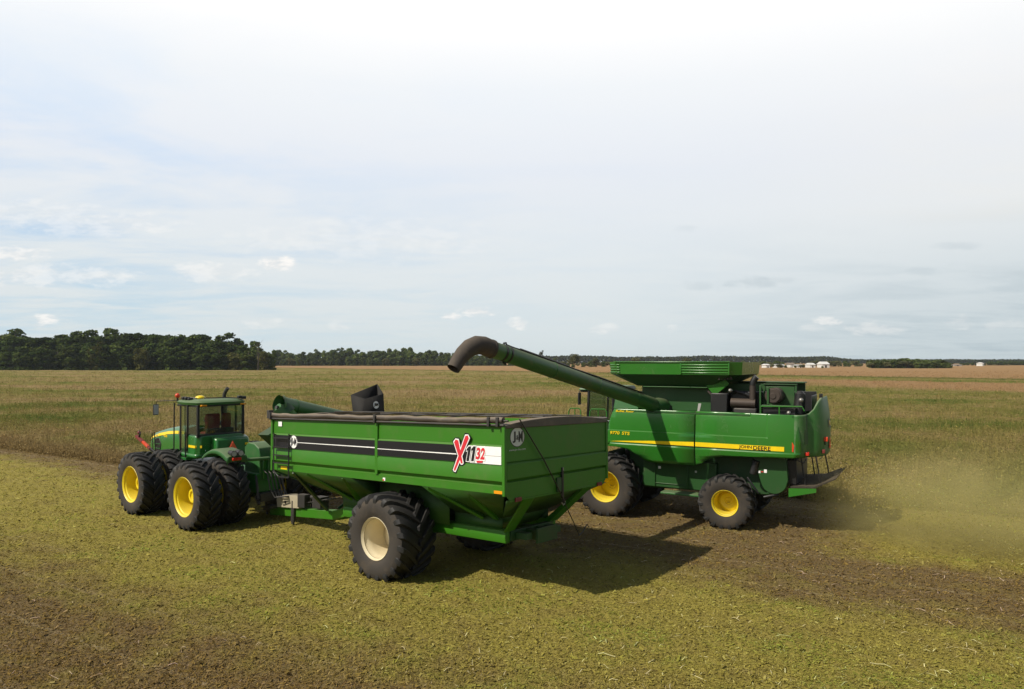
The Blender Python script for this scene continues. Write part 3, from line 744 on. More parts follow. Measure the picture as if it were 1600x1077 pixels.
# engine bay at the rear
b = MB().mat('rust')
b.tube([(-3.80, 1.25, 3.67), (-4.50, 1.22, 3.66)], 0.135, 18); b.tube([(-4.42, 1.22, 3.62), (-4.42, 1.22, 4.15)], 0.095, 16); b.tube([(-4.42, 1.22, 4.12), (-4.42, 1.22, 4.28), (-4.46, 1.2, 4.38), (-4.52, 1.2, 4.44)], 0.085, 16, cap=True)
ex = hb(b, 'exhaust')
b = MB().mat('black'); b.tube([(-4.42, 1.22, 4.20), (-4.43, 1.22, 4.30), (-4.48, 1.2, 4.40), (-4.53, 1.2, 4.45)], 0.093, 16); hb(b, 'exhaust_tip', ex)
b = MB().mat('black'); b.box(-3.70, -3.20, 0.5, 1.30, 3.36, 3.95); b.box(-4.62, -3.75, 0.0, 1.0, 3.36, 4.0); b.tube([(-3.72, 1.0, 3.9), (-3.9, 1.05, 4.0), (-4.2, 1.05, 3.92), (-4.4, 1.0, 3.8)], 0.05, 10)
b.mat('steel').tube([(-3.74, 1.25, 4.0), (-3.82, 1.25, 4.06)], 0.06, 12)
b.mat('dark_steel').box(-4.55, -3.9, 1.05, 1.4, 3.36, 3.52); hb(b, 'engine', bevel=0.03)
b = MB().mat('combine_shaded_dusty')
for x in (-4.66, -5.55):
    for y in ((0.75, 1.36) if x > -5 else (0.75,)):
        b.box(x - 0.025, x + 0.025, y - 0.025, y + 0.025, 3.35, 4.20)
for z in (3.62,):
    b.box(-5.51, -4.70, 1.345, 1.38, z - 0.02, z + 0.02)
b.box(-5.58, -4.63, 0.70, 0.80, 4.205, 4.235); b.box(-5.51, -4.70, 0.72, 0.77, 3.4, 4.16); b.box(-5.56, -3.4, -1.2, -1.12, 3.4, 4.22); b.box(-5.6, -3.3, -1.22, -0.6, 4.225, 4.26)
b.box(-4.62, -3.3, 0.42, 0.48, 3.95, 4.22); b.box(-4.9, -4.84, 1.30, 1.36, 3.65, 4.14); hb(b, 'radiator_frame', bevel=0.008)
b = MB().mat('black'); b.tube([(-5.62, 0.75, 3.36), (-5.66, 0.72, 3.95), (-5.64, 0.7, 4.02)], [0.17, 0.15, 0.08], 16); hb(b, 'fuel_filter')
b = MB().mat('black'); b.box(-5.95, -5.0, -0.62, -0.55, 3.36, 3.98); b.box(-5.97, -5.93, -0.55, 0.6, 3.36, 3.90); hb(b, 'engine_guard', bevel=0.02)
b = MB().mat('rust'); b.tube([(-5.0, 1.28, 3.90), (-5.02, 0.8, 3.90)], 0.235, 28); b.tube([(-5.0, 1.32, 3.90), (-5.0, 1.28, 3.90)], 0.20, 28); b.tube([(-5.0, 1.34, 3.90), (-5.0, 1.32, 3.90)], 0.09, 16); hb(b, 'air_cleaner', bevel=0.012)
b = MB().mat('combine_green')
b.tube([(-4.70, 1.47, 3.35), (-4.70, 1.47, 3.60), (-5.80, 1.40, 3.62), (-5.86, 1.38, 3.5)], 0.022, 8); b.tube([(-5.2, 1.45, 3.35), (-5.2, 1.45, 3.61)], 0.02, 8); hb(b, 'handrail')
b = MB().mat('steel'); b.sphere((-5.72, 1.0, 3.78), 0.07); b.mat('black').tube([(-5.72, 1.0, 3.5), (-5.72, 1.0, 3.74)], 0.04, 8); hb(b, 'filler_cap')
b = MB().mat('steel'); b.sphere((-5.45, 1.42, 3.43), 0.06); hb(b, 'filler_cap')
b = MB().mat('black'); b.box(-5.6, -4.7, 0.9, 1.3, 3.36, 3.55); hb(b, 'battery_box')
# sheet metal bracket on the tank side
b = MB().mat('steel'); b.hexa([(-2.86, 1.50, 3.36), (-2.92, 1.50, 3.36), (-2.92, 1.53, 3.36), (-2.86, 1.53, 3.36), (-2.88, 1.45, 3.63), (-2.97, 1.45, 3.63), (-2.97, 1.48, 3.63), (-2.88, 1.48, 3.63)]); hb(b, 'latch_bracket')
# rounded rear shroud
plan = [(-5.62, 1.60), (-5.74, 1.555), (-5.85, 1.46), (-5.90, 1.33), (-5.925, 1.21), (-6.0, 1.15), (-6.12, 1.06), (-6.24, 0.92), (-6.32, 0.68), (-6.37, 0.34), (-6.38, 0.0)]
plan = plan + [(x, -y) for x, y in reversed(plan[:-1])]
def top_z(y):
    a = abs(y)
    t = min(1, max(0, (1.22 - a) / 0.42)); t = t * t * (3 - 2 * t)
    return 3.385 + 0.47 * t
b = MB().mat('shroud_green')
ZR = [0, 0.03, 0.12, 0.3, 0.5, 0.7, 0.85, 0.96, 1.0]
cols = []
for (x, y) in plan:
    zt = top_z(y); zb = 2.17
    col = []
    for t in ZR:
        z = zb + (zt - zb) * t
        inset = 0.05 * (1 - min(1, t / 0.08)) ** 2 + 0.16 * max(0, (t - 0.45) / 0.55) ** 2 * (1 - min(1, abs(y) / 1.5)) 
        s = 1 - inset / 6 if abs(y) > 1.5 else 1
        col.append(b.bm.verts.new((x + inset, y * (1 - 0.012 * inset), z)))
    cols.append(col)
for i in range(len(cols) - 1):
    for j in range(len(ZR) - 1):
        b._f([cols[i][j], cols[i + 1][j], cols[i + 1][j + 1], cols[i][j + 1]])
shr = hb(b, 'rear_shroud', angle=40)
md = shr.modifiers.new('Solidify', 'SOLIDIFY'); md.thickness = 0.04; md.offset = -1
b = MB().mat('combine_shaded_dusty')
sc = [(-5.985, 1.30), (-6.005, 1.20)]
b.hexa([(-5.83, 1.44, 2.55), (-5.88, 1.43, 2.55), (-5.945, 1.24, 2.55), (-5.90, 1.22, 2.55), (-5.80, 1.42, 3.34), (-5.85, 1.41, 3.34), (-5.915, 1.23, 3.34), (-5.87, 1.21, 3.34)]); hb(b, 'rear_screen', shr, bevel=0.01)
def lamp_box(name, mt, c, sx, sy, sz, par):
    b = MB().mat(mt); b.box(c[0] - sx, c[0] + sx, c[1] - sy, c[1] + sy, c[2] - sz, c[2] + sz); return hb(b, name, par, bevel=0.012)
lamp_box('tail_lamp', 'red_lens', (-5.93, 1.30, 2.28), 0.05, 0.09, 0.05, shr)
lamp_box('tail_lamp', 'dim_red', (-6.30, 0.80, 2.32), 0.04, 0.07, 0.055, shr)
lamp_box('flasher', 'orange', (-6.34, 0.66, 2.66), 0.06, 0.07, 0.065, shr)
lamp_box('lamp_stalk', 'black', (-6.33, 0.68, 2.55), 0.015, 0.03, 0.06, shr)
b = MB().mat('fluorescent'); b.prism([(0.32, 2.36), (0.02, 2.36), (0.17, 2.70)], 'x', -6.41, -6.395); hb(b, 'slow_sign', shr)
b = MB().mat('decal_black'); b.disc((-6.40, 0.22, 3.10), 0.15, (-1, 0.12, 0.15), 20, 0.10); b.mat('stripe').disc((-6.405, 0.22, 3.10), 0.08, (-1, 0.12, 0.15), 16, 0.05); hb(b, 'rear_emblem', shr, recalc=False)
b = MB().mat('black'); b.tube([(-6.2, 0.55, 3.84), (-6.2, 0.55, 3.92)], 0.05, 10); b.box(-6.25, -6.16, 0.5, 0.6, 3.90, 3.96); hb(b, 'work_lamp', shr)
b = MB().mat('combine_green'); b.tube([(-6.24, 0.62, 2.58), (-6.24, 0.62, 2.12), (-6.18, 0.74, 2.08)], 0.014, 6); hb(b, 'cable', shr)
b = MB().mat('black'); b.mat('black').tube([(-5.6, 1.5, 2.2), (-5.72, 1.45, 2.08), (-5.84, 1.40, 2.02), (-5.92, 1.36, 2.16)], 0.016, 6); hb(b, 'cable', shr)
# chopper, spreader and struts
b = MB().mat('combine_shaded_dusty')
pl = [(-4.45, 2.15), (-5.36, 2.15), (-5.42, 1.5)] + [(-5.03 + 0.36 * math.cos(R_(a)), 1.42 + 0.36 * math.sin(R_(a))) for a in range(190, 351, 16)] + [(-4.6, 1.6)]
b.prism(pl, 'y', -1.30, 1.34); cho = hb(b, 'chopper_housing', bevel=0.015)
b = MB().mat('black'); b.tube([(-4.55, 1.36, 2.0), (-4.45, 1.36, 1.6)], 0.10, 14); b.tube([(-4.3, 1.40, 1.50), (-4.62, 1.41, 1.05)], 0.03, 8); b.tube([(-5.15, 1.25, 1.05), (-4.75, 1.38, 0.95)], 0.04, 8)
b.box(-5.62, -5.36, -1.15, 1.15, 1.35, 2.05); hb(b, 'drive_belt', cho, bevel=0.02)
b = MB().mat('decal_white'); b.box(-4.66, -4.60, 1.345, 1.35, 1.64, 1.71); hb(b, 'warning_sticker', cho)
b = MB().mat('decal_white'); b.box(-4.84, -4.76, 1.345, 1.35, 1.66, 1.76); b.mat('decal_red').box(-4.74, -4.68, 1.345, 1.349, 1.67, 1.70); hb(b, 'warning_sticker', cho)
b = MB().mat('deflector'); b.hexa([(-5.42, 1.22, 1.26), (-5.42, -1.22, 1.26), (-6.15, -1.3, 1.34), (-6.10, 1.26, 1.31), (-5.42, 1.22, 1.31), (-5.42, -1.22, 1.31), (-6.15, -1.3, 1.39), (-6.10, 1.26, 1.36)])
b.hexa([(-6.10, 1.26, 1.31), (-6.15, -1.3, 1.34), (-6.72, -1.3, 1.62), (-6.66, 1.22, 1.60), (-6.10, 1.26, 1.36), (-6.15, -1.3, 1.39), (-6.73, -1.3, 1.66), (-6.67, 1.22, 1.64)])
b.mat('combine_green').hexa([(-5.42, 1.235, 1.00), (-5.42, 1.26, 1.00), (-6.16, 1.30, 1.20), (-6.16, 1.275, 1.20), (-5.42, 1.235, 1.25), (-5.42, 1.26, 1.25), (-6.16, 1.30, 1.31), (-6.16, 1.275, 1.31)]); hb(b, 'straw_spreader', cho)
for x0, x1 in ((-5.72, -5.84), (-6.12, -6.26)):
    for y in (1.05, -1.05):
        b = MB().mat('black'); b.tube([(x0, y, 2.20), (x1, y, 1.36)], 0.02, 8); hb(b, 'strut', cho)
# axles
b = MB().mat('dark_green'); b.box(-0.25, 0.25, -1.1, 1.1, 0.72, 1.12); hb(b, 'front_axle', bevel=0.03)
b = MB().mat('dark_green'); b.box(-3.86, -3.60, -1.12, 1.12, 0.62, 0.82); b.box(-3.93, -3.53, -0.2, 0.2, 0.64, 1.2); hb(b, 'rear_axle', bevel=0.03)
# wheels
pf = wheel(comb, 1.01, 1.06, 0.475, 20, 'yellow', 0.62, 0.13, 0.02, sweep=0.34, lugw=0.055, bolts=1)
put_wheel(pf, comb, (0, 1.95 - 0.53, 0.92), first=True, spin=0.9); put_wheel(pf, comb, (0, -1.95 + 0.53, 0.92), flip=True)
pr_ = wheel(comb, 0.82, 0.68, 0.37, 19, 'yellow', 0.46, 0.10, 0.03, sweep=0.30, lugw=0.045, depth=0.05, bolts=1)
put_wheel(pr_, comb, (-3.73, 1.78 - 0.34, 0.73), first=True, spin=0.3); put_wheel(pr_, comb, (-3.73, -1.78 + 0.34, 0.73), flip=True)
# cab of the combine
cabE = MB().mat('black')
b = cabE
for x, y in ((1.05, 0.86), (0.12, 0.86), (1.05, -0.86), (0.12, -0.86)):
    b.bar((x, y, 2.35), (x - (0.0 if x < 1 else 0.06), y, 3.92), 0.09, 0.07, (1, 0, 0))
b.box(0.08, 1.12, -0.92, 0.92, 2.28, 2.36); b.box(0.0, 0.07, -0.9, 0.9, 2.3, 3.9); cab = hb(b, 'cab', bevel=0.01)
for bx in ((0.18, 0.98, 0.865, 0.88, 2.40, 3.88), (0.18, 0.98, -0.88, -0.865, 2.40, 3.88), (1.06, 1.075, -0.8, 0.8, 2.40, 3.88)):
    b = MB().mat('glass'); b.box(*bx); hb(b, 'window', cab)
b = MB().mat('fender_green'); b.hexa([(-0.05, 0.95, 3.93), (1.36, 0.95, 3.93), (1.36, -0.95, 3.93), (-0.05, -0.95, 3.93), (0.0, 0.88, 4.06), (1.22, 0.88, 4.10), (1.22, -0.88, 4.10), (0.0, -0.88, 4.06)]); b.mat('black').box(1.05, 1.30, -0.9, 0.9, 3.86, 3.925); hb(b, 'cab_roof', cab, bevel=0.03)
b = MB().mat('seat'); 
b.mat('black').box(0.25, 0.7, -0.25, 0.25, 2.75, 2.87).box(0.20, 0.32, -0.25, 0.25, 2.87, 3.45).box(0.22, 0.32, -0.14, 0.14, 3.47, 3.64); b.tube([(0.95, 0, 2.4), (0.85, 0, 3.0)], 0.05, 8); hb(b, 'driver_seat', cab, bevel=0.04)
b = MB().mat('black'); b.tube([(1.2, 0.9, 3.95), (1.22, 1.12, 3.90), (1.22, 1.14, 3.75)], 0.015, 6); b.box(1.19, 1.24, 1.06, 1.22, 3.45, 3.85); hb(b, 'mirror', cab, bevel=0.01)
b = MB().mat('fender_green'); b.hexa([(-0.02, 1.20, 3.36), (-0.88, 1.20, 3.36), (-0.88, 0.4, 3.36), (-0.02, 0.4, 3.36), (-0.10, 1.12, 3.92), (-0.88, 1.12, 3.92), (-0.88, 0.4, 3.92), (-0.10, 0.4, 3.92)]); hb(b, 'storage_box', bevel=0.02)
b = MB().mat('combine_green'); b.box(-0.05, 1.35, 0.95, 1.66, 2.28, 2.34)
for x0, x1 in ((0.04, 0.62), (0.95, 1.38)):
    b.tube([(x0, 1.62, 2.32), (x0, 1.62, 3.28), (x0 + .06, 1.62, 3.36), (x1 - .06, 1.62, 3.35), (x1, 1.62, 3.26), (x1 + .04, 1.62, 2.32)], 0.02, 8); b.tube([(x0, 1.62, 2.85), (x1, 1.62, 2.85)], 0.016, 8)
    b.tube([((x0 + x1) / 2, 1.62, 2.35), ((x0 + x1) / 2, 1.62, 3.35)], 0.014, 8)
hb(b, 'platform')
b = MB().mat('black')
for z in (0.7, 1.0, 1.3, 1.6, 1.9): b.box(1.15, 1.45, 1.66, 1.74, z, z + 0.03)
b.bar((1.15, 1.70, 0.6), (1.15, 1.70, 2.3), 0.04, 0.04, (1, 0, 0)); b.bar((1.45, 1.70, 0.6), (1.45, 1.70, 2.3), 0.04, 0.04, (1, 0, 0)); hb(b, 'ladder')
# feeder house and header (cutting the crop, low in front of the cab)
b = MB().mat('dark_green'); b.prism([(0.3, 1.2), (0.3, 1.9), (2.35, 1.05), (2.35, 0.35)], 'y', -0.75, 0.75); hb(b, 'feeder_house', bevel=0.02)
b = MB().mat('combine_green'); b.prism([(2.36, 0.25), (2.36, 1.15), (2.44, 1.15), (2.5, 0.35), (3.3, 0.12), (3.3, 0.08), (2.5, 0.18)], 'y', -3.7, 3.7)
for y in (-3.76, 3.76): b.prism([(2.3, 0.1), (2.3, 1.1), (2.8, 1.1), (3.5, 0.5), (4.1, 0.1)], 'y', y - 0.05, y + 0.05)
head = hb(b, 'header', bevel=0.01)
b = MB().mat('dark_steel'); b.tube([(2.85, -3.6, 0.55), (2.85, 3.6, 0.55)], 0.2, 14); hb(b, 'feed_auger', head)
b = MB().mat('dark_steel'); b.tube([(3.2, -3.65, 1.05), (3.2, 3.65, 1.05)], 0.07, 10)
for k in range(6):
    a = k * PI / 3; c = (3.2 + 0.42 * math.cos(a), 1.05 + 0.42 * math.sin(a))
    b.tube([(c[0], -3.6, c[1]), (c[0], 3.6, c[1])], 0.025, 6)
    for y in (-3.6, -1.8, 0, 1.8, 3.6): b.bar((3.2, y, 1.05), (c[0], y, c[1]), 0.04, 0.03, (0, 1, 0))
hb(b, 'reel', head)
# ------------------------------------------------------------------ tractor
TM = rot(141.8)
TO = Vector((-8.178, 22.407, 0.0))
KT = 0.983
TO = Vector((TO.x * KT, TO.y * KT, EYE * (1 - KT)))
trac = empty('tractor', TO, TM, KT)
tag(trac, 'green four-wheel-drive tractor on yellow-rimmed dual tyres, pulling the grain cart', 'tractor')
def tb(b, name, parent=None, bevel=0.0, **k):
    return b.build(name, parent or trac, (0, 0, 0), bevel, **k)
po = wheel(trac, 1.02, 0.72, 0.555, 22, 'yellow', 0.52, 0.20, 0.30, sweep=0.36, lugw=0.055, depth=0.06)
pi_ = wheel(trac, 1.02, 0.72, 0.555, 22, 'yellow', 0.12, 0.20, 0.02, sweep=0.36, lugw=0.055, depth=0.06)
first = True
for x in (0.0, 3.45):
    for s in (1, -1):
        put_wheel(po, trac, (x, s * 1.99, 0.93), flip=s < 0, first=first, spin=0.0 if first else random.random())
        put_wheel(pi_, trac, (x, s * 1.08, 0.93), flip=s < 0, first=first, spin=0.0 if first else random.random())
        first = False
# frames and axles
b = MB().mat('tractor_green'); b.box(-0.75, 1.35, -0.42, 0.42, 0.85, 1.45); b.box(1.7, 5.6, -0.45, 0.45, 0.95, 1.55); b.mat('dark_green').tube([(1.35, 0, 1.0), (1.7, 0, 1.0)], 0.2, 16)
b.mat('dark_green').tube([(0, -1.8, 1.02), (0, 1.8, 1.02)], 0.16, 14); b.tube([(3.45, -1.8, 1.02), (3.45, 1.8, 1.02)], 0.16, 14)
b.box(-0.35, 0.35, -0.3, 0.3, 0.7, 1.3); b.box(3.1, 3.8, -0.3, 0.3, 0.7, 1.3); tb(b, 'chassis', bevel=0.03)
# hood
b = MB().mat('tractor_green')
secs = []
for x, zt, zb, hw in ((3.42, 2.66, 1.72, 0.56), (3.9, 2.64, 1.78, 0.56), (4.6, 2.58, 1.82, 0.55), (5.3, 2.47, 1.72, 0.52), (5.85, 2.36, 1.60, 0.49), (6.12, 2.18, 1.56, 0.45), (6.2, 1.95, 1.55, 0.41)):
    r = 0.16
    pts = [(hw * 0.98, zb), (hw, zb + 0.2), (hw, zt - 0.30), (hw - 0.03, zt - 0.18), (hw - 0.12, zt - 0.06), (hw - 0.3, zt - 0.005), (0, zt + 0.02)]
    pts = pts + [(-y, z) for y, z in reversed(pts[:-1])]
    secs.append([b.bm.verts.new((x, y, z)) for y, z in pts])
for i in range(len(secs) - 1):
    for k in range(len(secs[0]) - 1):
        b._f([secs[i][k], secs[i][k + 1], secs[i + 1][k + 1], secs[i + 1][k]])
b._f(secs[-1]); b._f(secs[0][::-1]); hood = tb(b, 'hood', angle=45)
b = MB().mat('stripe')
hs = [(3.44, 2.46), (4.0, 2.445), (4.6, 2.39), (5.3, 2.28), (5.85, 2.16), (6.02, 2.10)]
hwv = [0.56, 0.56, 0.55, 0.52, 0.49, 0.466]
for i in range(len(hs) - 1):
    (xa, za), (xb, zb) = hs[i], hs[i + 1]; wa = 0.05 if i < 4 else .035; wb = 0.05 if i < 3 else 0.03
    for s in (1, -1):
        q = []
        for (x, z, hw, w) in ((xa, za, hwv[i], wa), (xb, zb, hwv[i + 1], wb)):
            q.append(((x, s * (hw + 0.003), z - w), (x, s * (hw - 0.018), z + w)))
        b.face([q[0][0], q[1][0], q[1][1], q[0][1]])
tb(b, 'hood_stripe', hood, recalc=False)
lettering('lettering', '9530', 'stripe', hood, (4.95, 0.545, 2.22), (-1, 0.02, 0), (0, 0, 1), 0.3, 0.085, bold=0.03)
b = MB().mat('black')
b.prism([(5.62, 1.62), (5.66, 2.10), (5.30, 2.17), (5.12, 1.95), (5.28, 1.62)], 'y', 0.485, 0.535); b.prism([(5.62, 1.62), (5.66, 2.10), (5.30, 2.17), (5.12, 1.95), (5.28, 1.62)], 'y', -0.535, -0.485)
b.box(6.16, 6.23, -0.38, 0.38, 1.58, 1.98); b.mat('tractor_green')
for z in (1.78, 1.94): b.box(5.22, 5.64, 0.525, 0.545, z - 0.012, z + 0.012)
tb(b, 'grille', hood, bevel=0.01)
for s in (1, -1):
    b = MB().mat('lens'); b.sphere((6.14, s * 0.3, 2.08), 0.09, (0.4, 1, 0.8)); tb(b, 'headlight', hood)
b = MB().mat('black'); b.tube([(5.6, 0.60, 1.6), (5.66, 0.60, 2.32), (5.5, 0.60, 2.36), (5.42, 0.60, 1.6)], 0.016, 8)
b.box(5.44, 5.62, 0.58, 0.62, 1.96, 1.98); b.box(5.44, 5.62, 0.58, 0.62, 1.70, 1.72); tb(b, 'hand_rail', hood)
# cab: lower panels, pillars, glass, roof
b = MB().mat('tractor_green')
b.prism([(2.0, 0.83), (2.0, -0.83), (2.08, -0.9), (3.15, -0.88), (3.42, -0.5), (3.42, 0.5), (3.15, 0.88), (2.62, 0.9), (2.08, 0.9)], 'z', 1.72, 1.86)
b.prism([(1.98, 0.72), (1.98, -0.72), (2.12, -0.86), (2.62, -0.86), (2.62, 0.86), (2.12, 0.86)], 'z', 1.82, 2.46)
b.box(3.28, 3.42, -0.6, 0.6, 1.86, 2.4); cabt = tb(b, 'cab', bevel=0.05)
b = MB().mat('tractor_green'); b.hexa([(1.98, 0.40, 1.80), (1.58, 0.38, 1.80), (1.58, -0.82, 1.80), (1.98, -0.84, 1.80), (1.98, 0.40, 2.42), (1.66, 0.37, 2.34), (1.66, -0.80, 2.34), (1.98, -0.84, 2.42)]); fuel = tb(b, 'fuel_tank', bevel=0.06)
b = MB().mat('stripe'); b.box(2.10, 2.54, 0.861, 0.866, 2.06, 2.14); b.hexa([(1.975, 0.70, 2.06), (2.11, 0.842, 2.06), (2.108, 0.848, 2.06), (1.970, 0.706, 2.06), (1.975, 0.70, 2.14), (2.11, 0.842, 2.14), (2.108, 0.848, 2.14), (1.970, 0.706, 2.14)]); tb(b, 'cab_stripe', cabt)
b = MB().mat('stripe'); b.box(1.60, 1.612, -0.80, -0.62, 2.08, 2.15); b.box(1.595, 1.605, -.8, -.65, 2.1, 2.14); tb(b, 'tank_stripe', fuel)
b = MB().mat('fluorescent'); b.prism([(-0.33, 1.90), (0.05, 1.90), (-0.14, 2.24)], 'x', 1.54, 1.555); b.mat('dim_red').prism([(-0.36, 1.88), (0.08, 1.88), (-0.14, 2.275)], 'x', 1.557, 1.565); tb(b, 'slow_sign', fuel)
b = MB().mat('decal_white'); b.disc((1.99, 0.6, 1.97), 0.03, (-1, .7, 0), 12); tb(b, 'cab_marker', cabt, recalc=False)
b = MB().mat('black')
pil = [(2.04, 0.80), (2.60, 0.86), (3.32, 0.74), (2.04, -0.80), (2.60, -0.86), (3.32, -0.74)]
for k, (x, y) in enumerate(pil):
    w = 0.08 if k in (0, 3) else 0.06
    b.bar((x, y, 1.86 if k in (2, 5) else 2.40), (x - (0.0 if x < 3 else 0.03), y, 3.45), w, w, (1, 0, 0))
b.box(2.0, 2.1, -0.84, 0.84, 2.42, 2.50); b.box(2.0, 3.36, -0.84, 0.84, 3.40, 3.46); pl_ = tb(b, 'cab_frame', cabt, bevel=0.015)
b = MB().mat('glass_dark'); b.box(2.02, 2.03, -0.76, 0.76, 2.49, 3.40); tb(b, 'rear_window', cabt)
for s in (1, -1):
    b = MB().mat('glass'); b.hexa([(2.64, s * 0.865, 1.88), (3.30, s * 0.755, 1.88), (3.30, s * 0.745, 1.88), (2.64, s * 0.855, 1.88), (2.64, s * 0.865, 3.40), (3.28, s * 0.755, 3.40), (3.28, s * 0.745, 3.40), (2.64, s * 0.855, 3.40)]); tb(b, 'door_window', cabt)
    b = MB().mat('glass'); b.hexa([(2.09, s * 0.825, 2.48), (2.57, s * 0.865, 2.48), (2.57, s * 0.855, 2.48), (2.09, s * 0.815, 2.48), (2.09, s * 0.825, 3.40), (2.57, s * 0.865, 3.40), (2.57, s * 0.855, 3.40), (2.09, s * 0.815, 3.40)]); tb(b, 'side_window', cabt)
b = MB().mat('glass'); b.box(3.33, 3.34, -0.70, 0.70, 2.42, 3.40); tb(b, 'windscreen', cabt)
b = MB().mat('fender_green')
rs = []
for z, g in ((3.462, 0.0), (3.54, 0.03), (3.595, -0.04), (3.63, -0.22), (3.645, -0.5)):
    o = [(1.93 - g, 0.72), (2.05 - g * .7, 0.84 + g), (2.8, 0.91 + g), (3.42 + g * .7, 0.78 + g), (3.52 + g, 0.6)]
    o = o + [(x, -y) for x, y in reversed(o)]
    rs.append([b.bm.verts.new((x, y * (1 if g > -0.2 else 1 + g * .4), z)) for x, y in o])
for i in range(len(rs) - 1):
    for k in range(10): b._f([rs[i][k], rs[i][(k + 1) % 10], rs[i + 1][(k + 1) % 10], rs[i + 1][k]])
b._f(rs[0][::-1]); b._f(rs[-1]); roof = tb(b, 'cab_roof', cabt, angle=50)
b = MB().mat('black')
b.box(1.95, 2.02, -0.7, 0.7, 3.42, 3.50)
for x, y, z in ((3.1, 0.72, 3.66), (2.85, 0.75, 3.66), (2.0, -0.66, 3.68), (1.98, -0.78, 3.66), (2.7, 0.72, 3.64)):
    bl = MB().mat('black'); bl.box(x - 0.06, x + 0.06, y - 0.08, y + 0.08, z - 0.05, z + 0.05); tb(bl, 'work_lamp', roof, bevel=0.02)
b.tube([(3.3, 0.6, 3.62), (3.0, 0.65, 3.68), (2.7, 0.5, 3.66), (2.4, -0.4, 3.66), (2.1, -0.7, 3.64)], 0.02, 6); tb(b, 'wiring', roof)
for c in ((2.0, 0.66, 3.455), (2.0, -0.74, 3.455)):
    b = MB().mat('amber'); b.box(c[0] - 0.1, c[0] + 0.02, c[1] - 0.10, c[1] + 0.10, 3.425, 3.475); tb(b, 'flasher', roof, bevel=0.01)
b = MB().mat('stripe'); b.sphere((2.75, 0.35, 3.67), 0.16, (1, 1, 0.5)); tb(b, 'antenna_dome', roof)
b = MB().mat('orange'); b.sphere((3.44, 0.78, 3.74), 0.082); b.mat('black').tube([(3.44, 0.78, 3.5), (3.44, 0.78, 3.68)], 0.03, 8); tb(b, 'beacon', roof)
for s in (1, -1):
    b = MB().mat('black'); b.tube([(3.40, s * 0.75, 3.58), (4.02, s * 1.2, 3.55), (4.06, s * 1.22, 3.42)], 0.013, 6); b.mat('lens').box(4.025, 4.03, s * 1.22 - 0.075, s * 1.22 + 0.075, 3.10, 3.42); b.mat('black').box(4.032, 4.09, s * 1.22 - 0.085, s * 1.22 + 0.085, 3.08, 3.44); tb(b, 'mirror', cabt, bevel=0.015)
for y, hw in ((0.12, 0.24), (-0.38, 0.15)):
    b = MB().mat('seat'); b.prism([(2.44, 2.5), (2.34, 2.5), (2.28, 3.04), (2.31, 3.14), (2.40, 3.14), (2.48, 3.02)], 'y', y - hw, y + hw); b.box(2.445, 2.85, y - 0.2, y + 0.2, 2.40, 2.52); tb(b, 'seat', cabt, bevel=0.05)
b = MB().mat('black'); b.box(2.1, 2.24, -0.5, 0.45, 2.40, 2.66); b.box(2.9, 3.25, -0.3, 0.3, 2.2, 2.62); b.tube([(2.95, 0, 2.6), (2.85, 0, 2.85)], 0.03, 8); b.lathe([(0.17, 0), (0.19, 0.015), (0.17, 0.03), (0.15, 0.015), (0.17, 0)], 'z', (2.83, 0, 2.86), 20); b.box(2.55, 2.85, -0.42, -0.3, 2.7, 2.85); tb(b, 'console', cabt, bevel=0.02)
b = MB().mat('dark_steel'); b.tube([(3.35, -0.85, 1.6), (3.35, -0.85, 3.55)], 0.10, 16); b.tube([(3.35, -0.85, 3.5), (3.33, -0.85, 3.72), (3.25, -0.86, 3.85), (3.15, -0.88, 3.95)], 0.062, 14); tb(b, 'exhaust')
b = MB().mat('black'); b.tube([(3.42, 0.92, 1.6), (3.42, 0.90, 3.5)], 0.022, 8); b.tube([(2.62, 0.93, 1.2), (2.60, 0.93, 2.5)], 0.022, 8); tb(b, 'hand_rail', cabt)
# platform and battery box on the left, steps
b = MB().mat('tractor_green'); b.box(2.55, 3.5, 0.45, 0.95, 1.64, 1.72); b.box(3.55, 4.72, 0.47, 0.86, 1.42, 1.64); b.box(2.4, 4.75, 0.5, 0.92, 1.34, 1.40); b.box(4.70, 4.76, 0.48, 0.92, 1.2, 1.7); b.mat('black').box(3.6, 4.6, 0.861, 0.875, 1.46, 1.62); tb(b, 'platform', bevel=0.012)
b = MB().mat('black')
for z in (0.75, 1.0, 1.25): b.box(2.5, 2.9, 0.95, 1.12, z, z + 0.03)
b.bar((2.5, 1.0, 0.7), (2.5, 0.95, 1.66), 0.03, 0.05, (1, 0, 0)); b.bar((2.9, 1.0, 0.7), (2.9, 0.95, 1.66), 0.03, 0.05, (1, 0, 0)); tb(b, 'step')
b = MB().mat('orange'); b.bar((4.62, 1.22, 1.955), (5.02, 1.22, 2.10), 0.08, 0.08); b.mat('dim_red').bar((5.02, 1.22, 2.10), (5.50, 1.22, 2.27), 0.10, 0.09); b.bar((4.45, 1.22, 1.90), (4.62, 1.22, 1.955), 0.08, 0.07); b.mat('black').bar((3.95, 1.1, 1.62), (4.45, 1.22, 1.90), 0.07, 0.09); b.mat('dim_red').sphere((5.30, 1.22, 2.40), 0.06); b.mat('black').tube([(5.34, 1.22, 2.20), (5.22, 1.22, 2.36), (5.30, 1.22, 2.46), (5.40, 1.22, 2.38)], 0.03, 8); tb(b, 'warning_arm', bevel=0.01)
